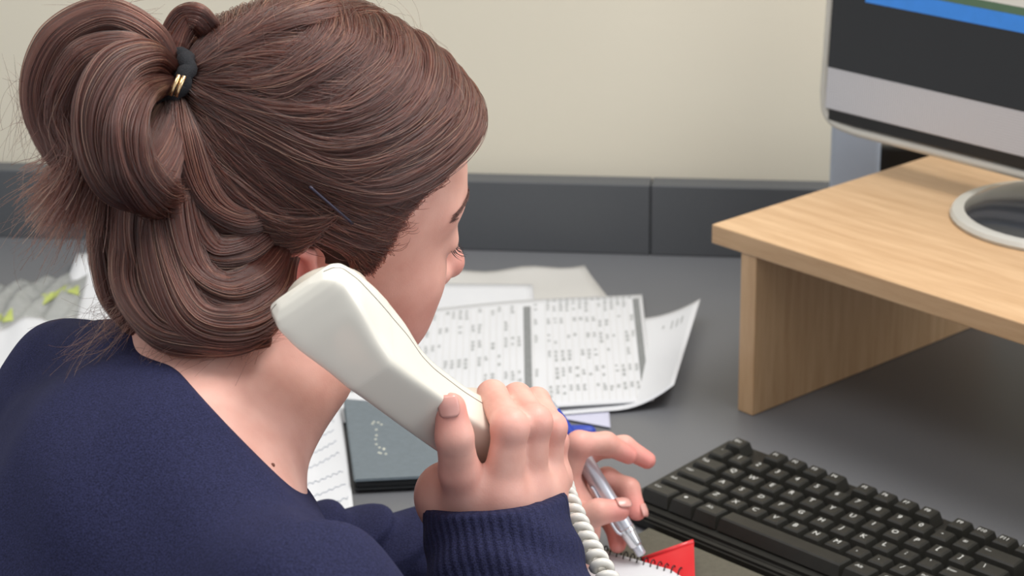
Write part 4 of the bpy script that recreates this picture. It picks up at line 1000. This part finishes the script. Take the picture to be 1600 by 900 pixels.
# hair tie with its clasp, bobby pin
def tie():
    ax = N(HR@np.array([-.93, 0, .36])); u = N(np.cross(ax, HR@np.array([0, 1., 0]))); v = np.cross(ax, u); a = np.linspace(0, 2*np.pi, 60)
    P = TW+ax*.002+.0150*(np.cos(a)[:, None]*u*.95+np.sin(a)[:, None]*v)+.0012*np.sin(a*9)[:, None]*ax
    o = tube('hair_tie', P-PO, .0052, M['black_cloth'], person, 10); o['label'] = 'black elastic hair tie round the bun'
    c0 = at(277, 134, pix(TW)[2]-.024); e = N(at(284, 120, 1.)-at(270, 152, 1.)); s = N(at(290, 134, 1.)-at(270, 130, 1.)); w_ = N(np.cross(e, s))
    for k in (-1, 1): 
        c = c0+s*k*.0015; t = tube('clasp_bar', np.array([c-e*.0062, c, c+e*.0062])-PO, .00125, M['gold'], o, 10)
    A, B = shell(np.array([[-.032, -.079, .070]]), np.array([.0182]))[0], shell(np.array([[-.004, -.083, .054]]), np.array([.0160]))[0]
    P = smooth_path([hw(A), hw((A+B)/2+[0, -.0022, .0005]), hw(B)], 14)
    tube('bobby_pin', P-PO, .00095, M['pin'], person, 8)
tie()
# brows, lashes, nails, mole
def face_bits():
    def onface(b, lift=.0004):
        o = np.array([.03, 0, .03]); d = N_rows(b-o); lo = np.full(len(b), .02); hi = np.full(len(b), .12)
        for _ in range(22):
            m = (lo+hi)/2; v = sd_face((o+d*m[:, None]).astype(np.float32)); lo = np.where(v < 0, m, lo); hi = np.where(v < 0, hi, m)
        return o+d*(lo+lift)[:, None]
    for s in (1, -1):
        n = 150; u = rng.random(n); b = np.stack([.0925-.020*u**1.4, s*(.010+.037*u), .0455+.006*np.sin(u*2.2)-.004*u], 1)+rng.normal(0, .0009, (n, 3))
        e = b+np.stack([-.003-.001*u, s*(.006+0*u), .0025-.003*u], 1); e = e+rng.normal(0, .0006, (n, 3)); b = onface(b); e = onface(e, .0010); t = np.linspace(0, 1, 5)[None, :, None]
        P = b[:, None]*(1-t)+e[:, None]*t; curves('eyebrow', [(HC+P@HR.T, .00022)], M['brow'], person, .3)
        n = 46; u = np.linspace(-1, 1, n); b = np.stack([.0890-.0065*u**2, s*(.032+.0135*u), .0205+.0012*u**2], 1)
        L = .0085; e = b+np.stack([np.full(n, L*.85), s*.35*L*u+s*.2*L, np.full(n, -.25*L)], 1)+rng.normal(0, .0008, (n, 3)); m = (b+e)/2+[0, 0, -.0022]
        P = b[:, None]*(1-t)**2+2*m[:, None]*t*(1-t)+e[:, None]*t**2; curves('eyelashes', [(HC+P@HR.T, .00020)], M['lash'], person, .2)
face_bits()
def nail(H, finger, wid, length, outdir, back=.006, name='fingernail'):
    P, r = H[finger]; ax = N(P[3]-P[2]); o_ = N(outdir-ax*(outdir@ax)); sd = np.cross(ax, o_); V = []; F = []; n, m = 9, 9; R = r[3]*1.03
    for i in range(n):
        for j in range(m):
            a = -1+2*i/(n-1); b = -1+2*j/(m-1); w_ = wid*(1-.22*max(0, b)**2-.10*max(0, -b)**2)*math.sqrt(max(0, 1-.55*abs(b)**5)); th = a*w_/R
            c = P[3]+ax*(b*length/2+r[3]*.45-back*.2)
            V.append(c+(o_*math.cos(th)+sd*math.sin(th))*(R+.0004+.0003*(1-a*a))-o_*.0010*max(0, b)**2*2)
    for i in range(n-1):
        for j in range(m-1): F.append((i*m+j, (i+1)*m+j, (i+1)*m+j+1, i*m+j+1))
    o = pyd(name, np.array(V)-PO, F, M['nail'], person, True); md = o.modifiers.new('s', 'SOLIDIFY'); md.thickness = .0006; md.offset = 0
toC = N(CAM-HAND_R['wrist'])
nail(HAND_R, 'thumb', .0062, .0125, toC-CR*.10+CU*.1)
nail(HAND_L, 'thumb', .0058, .0115, toC*.55+CU*.75); nail(HAND_L, 'ring', .0048, .0095, CR*.8+toC*.5)

def mole():
    d = at(426, 727, 1.)-CAM; t = .9
    for _ in range(120): t += max(float(sd_body((CAM+d*t)[None].astype(np.float32))[0]), 0)*.6
    c = CAM+d*(t+.0004); bm = bmesh.new(); bmesh.ops.create_icosphere(bm, subdivisions=2, radius=.0013); me = bpy.data.meshes.new('mole'); bm.to_mesh(me); bm.free(); me.shade_smooth()
    o = link('mole', me, M['mole'], person); o.location = c-PO
mole()
